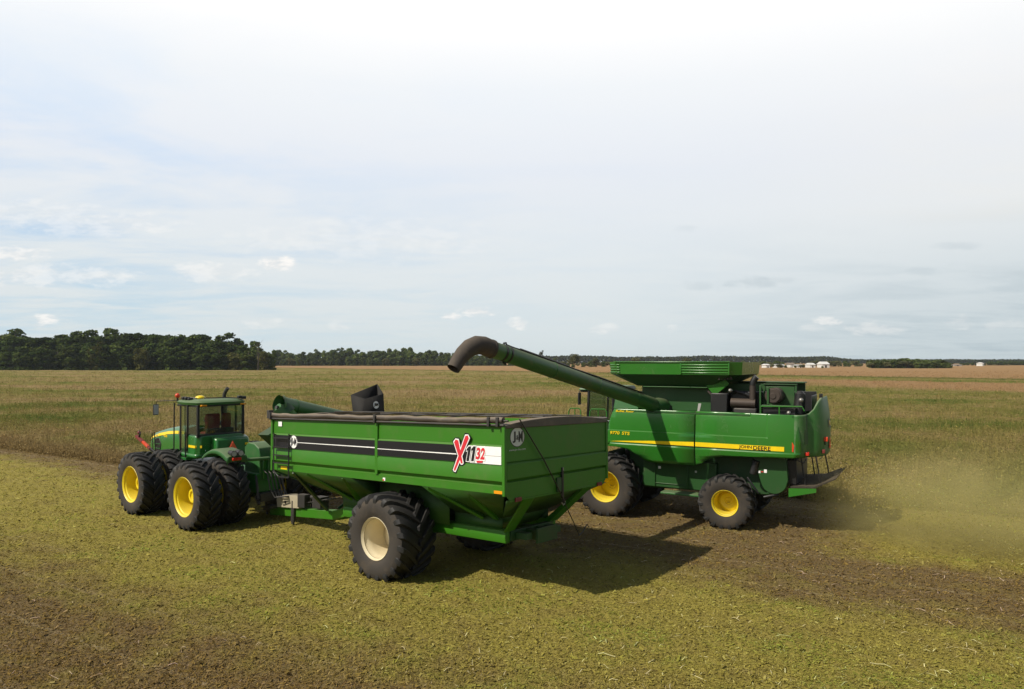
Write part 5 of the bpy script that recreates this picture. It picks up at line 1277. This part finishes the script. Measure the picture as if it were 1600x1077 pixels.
# thicken the cut edge nearest to the camera
ne = 11000
s_ = np.concatenate([RNG.uniform(11.6, 60, ne // 2), RNG.uniform(-24, 11, ne // 2)]); c_ = np.where(s_ > 11.55, 18.7 + 0.035 * np.maximum(s_ - 12, 0), 26.75) + np.abs(RNG.normal(0, 0.5, ne))
ex_, ey_ = s_ * -0.866 + c_ * 0.5, s_ * 0.5 + c_ * 0.866
xx = np.concatenate([xx[ok], ex_]); yy = np.concatenate([yy[ok], ey_]); n = len(xx)
tall = 0.52 + 0.30 * vnoise(xx, yy, 0.22, 9) + RNG.normal(0, 0.09, n) + (RNG.random(n) < 0.03) * RNG.uniform(0.1, 0.35, n)
tall = tall * ramp_(xx, yy)
K = 9
px3 = np.repeat(xx, K); py3 = np.repeat(yy, K); ph = np.repeat(tall, K)
scale = 1 + np.clip(py3 - 25, 0, 400) / 70.0
lvl = RNG.uniform(0.25, 1.0, n * K) ** 0.7
spread = (0.16 * (1.1 - 0.5 * lvl)) * scale
cen = np.stack([px3 + RNG.normal(0, 1, n * K) * spread, py3 + RNG.normal(0, 1, n * K) * spread, ph * lvl], 1)
stem = RNG.random(n * K) < 0.36
up = np.stack([RNG.normal(0, 0.18, n * K), RNG.normal(0, 0.18, n * K), np.ones(n * K)], 1); up /= np.linalg.norm(up, axis=1, keepdims=True)
dl = rand_dirs(n * K, 0.35); d1 = np.where(stem[:, None], up, dl); d2 = perp(d1)
sz = RNG.uniform(0.012, 0.036, n * K) * scale ** 0.85
la = np.where(stem, 0.16 * np.minimum(scale, 1.5), sz)[:, None]; lb = np.where(stem, 0.0045 * scale, sz * 0.62)[:, None]
cen[:, 2] = np.where(stem, np.maximum(cen[:, 2] - 0.05, 0.12), cen[:, 2])
v, fq = quads(cen, d1 * la, d2 * lb)
rv = np.clip(RNG.normal(0.5, 0.2, n * K), 0, 1)
cp = bpy.data.objects.new('crop_plants', mesh_np('crop_plants', v, fq, [M['crop_leaf']], np.repeat(rv, 4))); COL.objects.link(cp)
tag(cp, 'leaves and stems of the weedy unharvested crop', 'crop', kind='stuff')
# ------------------------------------------------------------------ trees and farm buildings far behind
def leafmat(name, dark, mid_, light):
    m, nt, out = new_mat(name)
    at = N(nt, 'ShaderNodeAttribute', attribute_name='rnd'); oi = N(nt, 'ShaderNodeObjectInfo')
    col = ramp(nt, at.outputs['Fac'], [(0.1, dark), (0.5, mid_), (0.95, light)])
    v = math_node(nt, 'ADD', 0.65, math_node(nt, 'MULTIPLY', oi.outputs['Random'], 0.7))
    sc = N(nt, 'ShaderNodeVectorMath', operation='SCALE'); L(nt, col, sc.inputs[0]); L(nt, v, sc.inputs['Scale'])
    return finish_leaf(m, nt, out, sc.outputs[0], 0.22)
M['leaf_dark'] = leafmat('leaf_dark', (0.025, 0.040, 0.011), (0.054, 0.080, 0.020), (0.108, 0.130, 0.034))
M['leaf_mid'] = leafmat('leaf_mid', (0.040, 0.062, 0.016), (0.080, 0.108, 0.028), (0.135, 0.155, 0.046))
M['leaf_olive'] = leafmat('leaf_olive', (0.040, 0.044, 0.012), (0.085, 0.085, 0.026), (0.13, 0.12, 0.04))
M['leaf_pale'] = leafmat('leaf_pale', (0.06, 0.065, 0.03), (0.11, 0.115, 0.05), (0.16, 0.155, 0.075))
M['bark'] = paint('bark', (0.07, 0.055, 0.042), 0.9, dirt=0.2)
M['leaf_far'] = leafmat('leaf_far', (0.020, 0.028, 0.012), (0.034, 0.045, 0.018), (0.055, 0.065, 0.028))

def tree_meshes(seed, H, Rw, leafm, nq, lobes=14, low=0.12, qs=0.5, gappy=0.0):
    """trunk and crown meshes for a tree of height H and crown half width Rw."""
    rg = np.random.default_rng(seed)
    b = MB().mat('bark')
    hx, hy = rg.normal(0, 0.3, 2)
    b.tube([(0, 0, -0.3), (hx * .3, hy * .3, H * 0.25), (hx, hy, H * 0.55), (hx * 1.3, hy * 1.2, H * 0.9)], [H * 0.022, H * 0.017, H * 0.011, H * 0.003], 7)
    cs = []
    cz0 = H * (low + 1.0) / 2; rz = H * (1.0 - low) / 2
    for i in range(lobes):
        if i == 0: dv = np.array([0.1, 0.05, 0.3])
        else:
            a = rg.uniform(0, 2 * PI) if i % 3 else 2 * PI * i / lobes
            zz = rg.uniform(-0.75, 0.95); q = math.sqrt(1 - min(1, zz * zz) * 0.9) ** 1.1
            dv = np.array([math.cos(a) * q, math.sin(a) * q, zz]) * rg.uniform(0.75, 1.0)
        r0 = Rw * rg.uniform(0.30, 0.46)
        cx_, cy_, z = dv[0] * (Rw - r0 * 0.8), dv[1] * (Rw - r0 * 0.8), cz0 + dv[2] * (rz - r0 * 0.8)
        cs.append((cx_, cy_, z, r0))
        if i % 2 == 0 and z > H * 0.2:
            b.tube([(hx * .6, hy * .6, z * 0.6), (cx_ * 0.8, cy_ * 0.8, z)], [H * 0.008, H * 0.003], 5)
    cs.append((0, 0, cz0 + rz * 0.15, Rw * 0.62))
    if low < 0.08:
        for i in range(7):
            a = 2 * PI * i / 7 + rg.uniform(-.3, .3); r0 = Rw * rg.uniform(0.28, 0.40); q = Rw * rg.uniform(0.35, 0.65)
            cs.append((math.cos(a) * q, math.sin(a) * q, r0 * rg.uniform(0.5, 0.9), r0))
        for i in range(4):
            a = rg.uniform(0, 6.28); cs.append((math.cos(a) * Rw * .35, math.sin(a) * Rw * .35, H * rg.uniform(.18, .32), Rw * .42))
    tr = b
    cs = np.array(cs); wts = cs[:, 3] ** 2; wts /= wts.sum()
    k = rg.choice(len(cs), nq, p=wts)
    d = rg.normal(size=(nq, 3)); d /= np.linalg.norm(d, axis=1, keepdims=True)
    rad = rg.uniform(0.45, 1.12, nq) ** 0.6
    P = cs[k, :3] + d * (cs[k, 3] * rad)[:, None] * np.array([1, 1, 0.82])
    P += rg.normal(0, Rw * 0.035, (nq, 3))
    nd = d + rg.normal(0, 0.55, (nq, 3)); nd /= np.linalg.norm(nd, axis=1, keepdims=True)
    o = rg.normal(size=(nq, 3)); a1 = np.cross(nd, o); a1 /= np.linalg.norm(a1, axis=1, keepdims=True); a2 = np.cross(nd, a1)
    s = rg.uniform(0.5, 1.3, nq)[:, None] * qs
    v, f = quads(P, a1 * s, a2 * s * 0.7)
    v[:, 2] = np.maximum(v[:, 2], 0.0)
    lob = rg.random(len(cs))
    rv = np.clip(0.35 * lob[k] + 0.65 * rg.beta(2, 2, nq), 0, 1)
    return tr, mesh_np('crown', v, f, [M[leafm]], np.repeat(rv, 4))
PROTO = {}
def proto(key, *a, **k):
    tr, cm = tree_meshes(*a, **k)
    tm = bpy.data.meshes.new('trunk'); bmesh.ops.recalc_face_normals(tr.bm, faces=tr.bm.faces[:]); tr.bm.to_mesh(tm); tr.bm.free(); tm.materials.append(M['bark']); tm.shade_smooth()
    PROTO[key] = (tm, cm)
for i in range(4): proto(('dark', i), 100 + i, 20, 5.6, 'leaf_dark', 4200, 22, 0.04, 0.52)
for i in range(4): proto(('mid', i), 200 + i, 20, 5.4, 'leaf_mid', 3400, 20, 0.03, 0.54)
for i in range(2): proto(('olive', i), 300 + i, 14, 4.8, 'leaf_olive', 2200, 16, 0.04, 0.45)
for i in range(3): proto(('pale', i), 400 + i, 12, 4.8, 'leaf_pale', 1500, 13, 0.10, 0.38)
for i in range(3): proto(('far', i), 500 + i, 12, 6.0, 'leaf_far', 900, 10, 0.03, 0.75)
proto('sparse', 601, 12, 3.0, 'leaf_olive', 420, 9, 0.3, 0.30)
proto('bush', 602, 3.0, 2.6, 'leaf_mid', 500, 8, 0.1, 0.3)
def tree(key, x, y, h, label, group=None, wide=1.0, name='tree', hp=None, cat='tree'):
    tm, cm = PROTO[key]
    H0 = {'dark': 20, 'mid': 20, 'olive': 14, 'pale': 12, 'far': 12, 'sparse': 12, 'bush': 3.0}[key[0] if isinstance(key, tuple) else key]
    r = empty(name, (x, y, 0)); tag(r, label, cat, group)
    k = h / H0
    r.scale = (k * wide, k * wide, k); r.rotation_euler = (0, 0, random.uniform(0, 6.28))
    t = bpy.data.objects.new('trunk', tm); COL.objects.link(t); t.parent = r
    c = bpy.data.objects.new('crown', cm); COL.objects.link(c); c.parent = r
    return r
MERGE = []
def merged_trees(name, label):
    """the small far trees as one mass"""
    V, F, A, MI, mats = [], [], [], [], []
    nv = 0
    for cm, x, y, k, wide, a in MERGE:
        n_ = len(cm.vertices); co = np.empty(n_ * 3, np.float32); cm.vertices.foreach_get('co', co); co = co.reshape(-1, 3)
        at = np.empty(n_, np.float32); cm.attributes['rnd'].data.foreach_get('value', at)
        ca, sa = math.cos(a), math.sin(a)
        V.append(np.stack([(co[:, 0] * ca - co[:, 1] * sa) * k * wide + x, (co[:, 0] * sa + co[:, 1] * ca) * k * wide + y, co[:, 2] * k], 1)); A.append(at)
        F.append(np.arange(n_).reshape(-1, 4) + nv); nv += n_
        if cm.materials[0] not in mats: mats.append(cm.materials[0])
        MI.append(np.full(n_ // 4, mats.index(cm.materials[0])))
    o = bpy.data.objects.new(name, mesh_np(name, np.concatenate(V), np.concatenate(F), mats, np.concatenate(A), np.concatenate(MI))); COL.objects.link(o); tag(o, label, 'trees', kind='stuff'); MERGE.clear()
def mtree(key, x, y, h, wide):
    H0 = {'dark': 20, 'mid': 20, 'olive': 14, 'pale': 12, 'far': 12}[key[0]]
    MERGE.append((PROTO[key][1], x, y, h / H0, wide, random.uniform(0, 6.28)))
def prof_at(poly, px_):
    return float(np.interp(px_, [p[0] for p in poly], [p[1] for p in poly]))
# dark wood at the left
LEFT = [(-140, 516), (0, 514), (15, 516), (30, 512), (45, 520), (60, 518), (90, 523), (110, 515), (135, 513), (150, 508), (175, 511), (200, 512), (225, 516), (240, 521), (250, 517), (270, 516), (300, 514), (320, 521), (335, 529), (350, 520), (365, 526), (380, 533), (395, 532), (410, 541)]
GL = 'trees of the dark wood at the left'
for row, (Y0, frac, step) in enumerate(((372, 0.68, 22), (384, 0.92, 19), (398, 1.0, 17))):
    px_ = -130 + row * 5
    while px_ < 408 - row * 6:
        Yt = Y0 + random.uniform(-4, 4); ytop = prof_at(LEFT, px_) 
        h = (4.9 + (565 - ytop) * Yt / 1100) * frac * random.uniform(0.88, 1.06)
        kk = random.random()
        key = ('dark', random.randrange(4)) if (row or kk < 0.62) else (('mid', random.randrange(4)) if kk < 0.93 else ('olive', random.randrange(2)))
        tree(key, (px_ - 800) * Yt / 1100, Yt, h, 'tall dark green broadleaf tree in the dense wood at the left of the field', GL, random.uniform(1.15, 1.55) * (20 / max(h, 12)) ** 0.5)
        px_ += step * random.uniform(0.8, 1.3)
tree(('olive', 0), (222 - 800) * 364 / 1100, 364, 13.5, 'yellowish green rounded tree in front of the dark wood', wide=0.95)
tree(('olive', 1), (152 - 800) * 366 / 1100, 366, 17, 'light olive tree near the middle of the dark wood, taller than the yellowish one', wide=0.8)
tree(('olive', 0), (412 - 800) * 372 / 1100, 372, 11.5, 'small olive tree at the right end of the dark wood', wide=0.9)
tree(('mid', 1), (425 - 800) * 374 / 1100, 374, 12.0, 'green tree standing last at the open corner of the dark wood', wide=0.8)
# bare dead tree at its end
b = MB().mat('bark')
rg = np.random.default_rng(5)
b.tube([(0, 0, 0), (0.2, 0, 5), (0.1, 0.1, 10), (0.4, 0, 15)], [0.28, 0.22, 0.14, 0.03], 7)
for i in range(26):
    z = rg.uniform(4, 14); a = rg.uniform(0, 6.28); l = rg.uniform(1.0, 3.0)
    p0 = (0.2, 0.05, z); p1 = (0.2 + math.cos(a) * l * .6, math.sin(a) * l * .6, z + l * 0.6); p2 = (0.2 + math.cos(a + .3) * l, math.sin(a + .3) * l, z + l * 1.2)
    b.tube([p0, p1, p2], [0.09, 0.06, 0.02], 5)
dt = b.build('dead_tree'); dt.location = ((403 - 800) * 368 / 1100, 368, 0); tag(dt, 'bare dead tree with thin grey branches at the right end of the dark wood', 'dead tree')
# lighter tree line in the middle
MID = [(400, 546), (430, 546), (450, 547), (480, 547), (510, 544), (530, 542), (560, 546), (590, 544), (630, 541), (660, 546), (690, 549), (760, 553), (800, 553), (850, 557), (875, 560)]
GM = 'trees of the long tree line in the middle distance'
for row, (Y0, frac, step) in enumerate(((735, 0.55, 12), (750, 0.82, 11), (770, 1.02, 10))):
    px_ = 395 + row * 3
    while px_ < 872:
        Yt = Y0 + random.uniform(-5, 5); ytop = prof_at(MID, px_)
        h = (4.9 + (565 - ytop) * Yt / 1100) * frac * random.uniform(0.84, 1.08)
        kk = random.random()
        key = ('mid', random.randrange(4)) if kk < 0.75 else (('dark', random.randrange(4)) if kk < 0.85 or row else ('olive', random.randrange(2)))
        tree(key, (px_ - 800) * Yt / 1100, Yt, h, 'mid green broadleaf tree in the long tree line beyond the tan field', GM, random.uniform(0.95, 1.25) * (20 / max(h, 9)) ** 0.45)
        px_ += step * random.uniform(0.8, 1.25)
# single trees on the right half
for px_, Yt, ytop, wd, key, lab in ((846, 520, 545, 0.55, 'sparse', 'thin spindly tree rising just above the unloading auger'), (897, 500, 551, 1.0, ('pale', 0), 'pale round-crowned tree in the open right of the auger end'), (931, 560, 558, 0.9, ('pale', 1), 'small pale tree between the round-crowned tree and the grain tank'), (993, 560, 557, 1.3, ('pale', 2), 'broad low pale tree behind the front of the grain tank'), (1074, 560, 558, 1.3, ('pale', 0), 'broad pale tree behind the middle of the grain tank'), (1357, 560, 562, 1.0, ('mid', 2), 'dark rounded tree standing out at the left end of the low right wood')):
    tree(key, (px_ - 800) * Yt / 1100, Yt, 4.9 + (565 - ytop) * Yt / 1100, lab, None, wd)
GB = 'low trees along the far field edge'
px_ = 862
while px_ < 1352:
    farm = 1185 < px_ < 1310
    Yt = random.uniform(470, 640) if farm else random.uniform(540, 640)
    hh_ = random.uniform(2.0, 3.4) if farm and Yt < 535 else random.uniform(3.2, 6.2)
    mtree(('pale', random.randrange(3)) if random.random() < 0.4 else ('mid', random.randrange(4)), (px_ - 800) * Yt / 1100, Yt, hh_, random.uniform(1.4, 2.1))
    px_ += random.uniform(3.5, 6) if farm else random.uniform(5, 9)
merged_trees('scrub', 'low scrub and small trees along the far field edge around the farm')
GR = 'trees of the low wood at the right'
RW = [(1350, 563), (1370, 561), (1400, 559), (1430, 559), (1460, 560), (1475, 562), (1484, 565)]
for row in (0, 1):
    px_ = 1362 + row * 4
    while px_ < 1484:
        Yt = 470 + row * 25 + random.uniform(-6, 6); tp = prof_at(RW, px_)
        tree((('pale', random.randrange(3)) if random.random() < 0.3 and not row else ('mid', random.randrange(4))), (px_ - 800) * Yt / 1100, Yt, (4.9 + (565 - tp) * Yt / 1100) * (0.75 + 0.25 * row) * random.uniform(0.8, 1.08), 'low green tree in the small wood on the right of the field', GR, random.uniform(1.9, 2.6))
        px_ += random.uniform(5, 8)
GQ = 'trees of the farthest wood at the right edge'
px_ = 1502
while px_ < 1720:
    Yt = 820 + random.uniform(-15, 15); tp = 566.5 if px_ < 1540 else 564
    mtree(('dark', random.randrange(4)), (px_ - 800) * Yt / 1100, Yt, (4.9 + (565 - tp) * Yt / 1100) * random.uniform(0.9, 1.1), random.uniform(1.8, 2.5))
    px_ += random.uniform(5, 7)
merged_trees('woods', 'dark low woods at the far right edge')
# far wooded horizon: one mass
n = 26000
pxr = RNG.uniform(700, 1900, n); Yt = 1500 + RNG.uniform(-30, 30, n); xx = (pxr - 800) * Yt / 1100
topv = 9.5 + 5.5 * vnoise(xx, xx * 0, 0.012, 4) + 3.0 * vnoise(xx, xx * 0, 0.05, 6) + 2.0 * vnoise(xx, xx * 0, 0.14, 8)
topv *= np.interp(pxr, [700, 900, 1290, 1335, 1500, 1900], [1, 1, 1.0, 0.62, 0.5, 0.5])
zz = topv * RNG.uniform(0, 1, n) ** 0.6
dd = rand_dirs(n); d2 = perp(dd)
s = RNG.uniform(0.8, 2.0, n)[:, None]
v, f = quads(np.stack([xx, Yt, zz], 1), dd * s, d2 * s)
fw = bpy.data.objects.new('far_woods', mesh_np('far_woods', v, f, [M['leaf_far']], np.repeat(RNG.beta(2, 2, n), 4))); COL.objects.link(fw); tag(fw, 'hazy far-off woods along the horizon', 'woods', kind='stuff')
# white farm buildings
M['white_wall'] = paint('white_wall', (0.66, 0.65, 0.62), 0.7, dirt=0.1); M['roof_grey'] = paint('roof_grey', (0.34, 0.34, 0.33), 0.6, dirt=0.2); M['roof_brown'] = paint('roof_brown', (0.22, 0.17, 0.13), 0.7, dirt=0.2)
def building(px0, px1, Yb, eave, ridge, rm, label, name, cat):
    w = (px1 - px0) * Yb / 1100; xc = ((px0 + px1) / 2 - 800) * Yb / 1100; dp = 9.0
    r = empty(name, (xc, Yb, 0)); tag(r, label, cat)
    b = MB().mat('white_wall'); b.prism([(-w / 2, 0), (w / 2, 0), (w / 2, eave), (-w / 2, eave)], 'y', 0, dp)
    for y0 in (0.0, dp - 0.02): b.prism([(0, 0), (0, 0), (0, 0)], 'y', 0, 0) if False else None
    wl = b.build('wall', r)
    b = MB().mat('white_wall' if rm == 'white_wall' else rm); b.hexa([(-w / 2 - .4, -0.4, eave - 0.1), (w / 2 + .4, -0.4, eave - 0.1), (w / 2 + .4, dp + .4, eave - 0.1), (-w / 2 - .4, dp + .4, eave - 0.1), (-w / 2 - .2, dp / 2 - .1, ridge), (w / 2 + .2, dp / 2 - .1, ridge), (w / 2 + .2, dp / 2 + .1, ridge), (-w / 2 - .2, dp / 2 + .1, ridge)]); b.build('roof', r)
    b = MB().mat('black'); b.box(-w * 0.12, w * 0.12, -0.06, -0.01, 0, eave * 0.7); b.build('door', r)
    return r
building(1197, 1203, 505, 2.4, 3.2, 'white_wall', 'small white shed farthest left of the far white farm buildings', 'farm_shed', 'shed')
building(1214, 1227, 520, 1.9, 3.0, 'roof_grey', 'long low white barn with grey roof, beside the small far shed', 'barn', 'barn')
building(1235, 1242, 540, 2.8, 3.9, 'roof_brown', 'white farmhouse with brown roof between two low far barns', 'farmhouse', 'house')
building(1246, 1256, 520, 1.8, 2.8, 'roof_grey', 'low pale shed with grey roof in the middle of the far farm', 'farm_shed', 'shed')
building(1266, 1274, 520, 2.6, 3.8, 'white_wall', 'white barn with white roof left of the biggest far barn', 'barn', 'barn')
building(1285, 1296, 510, 3.0, 4.8, 'white_wall', 'biggest white barn at the right end of the far farm', 'barn', 'barn')
building(1490, 1503, 700, 1.6, 2.3, 'roof_brown', 'low pale far shed right of the small wood', 'farm_shed', 'shed')
building(1535, 1537.5, 700, 3.0, 4.0, 'white_wall', 'tiny white far silo house in front of the farthest wood', 'farm_shed', 'shed')

# ------------------------------------------------------------------ dust and chaff blown out behind the combine
m, nt, out = new_mat('dust'); 
vol = N(nt, 'ShaderNodeVolumePrincipled', inp={'Color': (0.76, 0.67, 0.30, 1), 'Anisotropy': 0.2})
tcd = N(nt, 'ShaderNodeTexCoord'); ob = tcd.outputs['Object']
nd_ = noise(nt, ob, 2.1, 5, 0.62, 0.8)
ln = N(nt, 'ShaderNodeVectorMath', operation='LENGTH'); L(nt, ob, ln.inputs[0]); dsx = N(nt, 'ShaderNodeSeparateXYZ'); L(nt, ob, dsx.inputs[0])
fall = smooth(nt, ln.outputs['Value'], 1.0, 0.15)
dn_ = math_node(nt, 'MULTIPLY', math_node(nt, 'MULTIPLY', fall, smooth(nt, nd_, 0.28, 0.68)), math_node(nt, 'ADD', 0.66, math_node(nt, 'MULTIPLY', dsx.outputs[0], 0.40)))
L(nt, dn_, vol.inputs['Density']); L(nt, vol.outputs[0], out.inputs['Volume'])
M['dust'] = m
b = MB().mat('dust'); b.sphere((0, 0, 0), 1.0, seg=24); du = b.build('dust'); tag(du, 'olive tan cloud of dust and chaff blown out behind the combine', 'dust', kind='stuff')
dc = Vector((HO.x, HO.y, 0)) + HM @ Vector((-10.0, 0.7, 0.8)); du.matrix_world = Matrix.Translation(dc) @ HM.to_4x4() @ Matrix.Diagonal((4.7, 3.1, 2.3, 1))
n = 13000
t = RNG.random(n) ** 1.3
lx = -6.6 - 7.0 * t; ly = RNG.normal(0, 0.7, n) * (1 + 1.4 * t) + 1.4 * t; lz = np.abs(1.5 - 1.2 * t + RNG.normal(0, 0.32, n) * (1 + t))
pw_ = np.array([Vector((HO.x, HO.y, 0)) + HM @ Vector((a, b2, c2)) for a, b2, c2 in zip(lx, ly, lz)])
dd = rand_dirs(n); d2 = perp(dd); s = RNG.uniform(0.006, 0.018, n)[:, None]
v, f = quads(pw_, dd * s, d2 * s * 0.5)
fc = bpy.data.objects.new('flying_chaff', mesh_np('flying_chaff', v, f, [M['chaff']], np.repeat(RNG.uniform(0.5, 0.95, n), 4))); COL.objects.link(fc); tag(fc, 'bits of chaff flying in the dust behind the combine', 'chaff', kind='stuff')
# thin air haze over the whole scene
HAZE = True
if HAZE:
    m, nt, out = new_mat('haze'); vol = N(nt, 'ShaderNodeVolumePrincipled', inp={'Color': (0.72, 0.82, 0.92, 1), 'Density': 0.00008, 'Anisotropy': 0.25}); L(nt, vol.outputs[0], out.inputs['Volume']); M['haze'] = m
    try: m.cycles.homogeneous_volume = True
    except Exception: pass
    b = MB().mat('haze'); b.box(-2500, 2500, -120, 1900, -1.2, 32); hz = b.build('haze'); tag(hz, 'thin bluish air over the whole field', 'haze', kind='stuff')
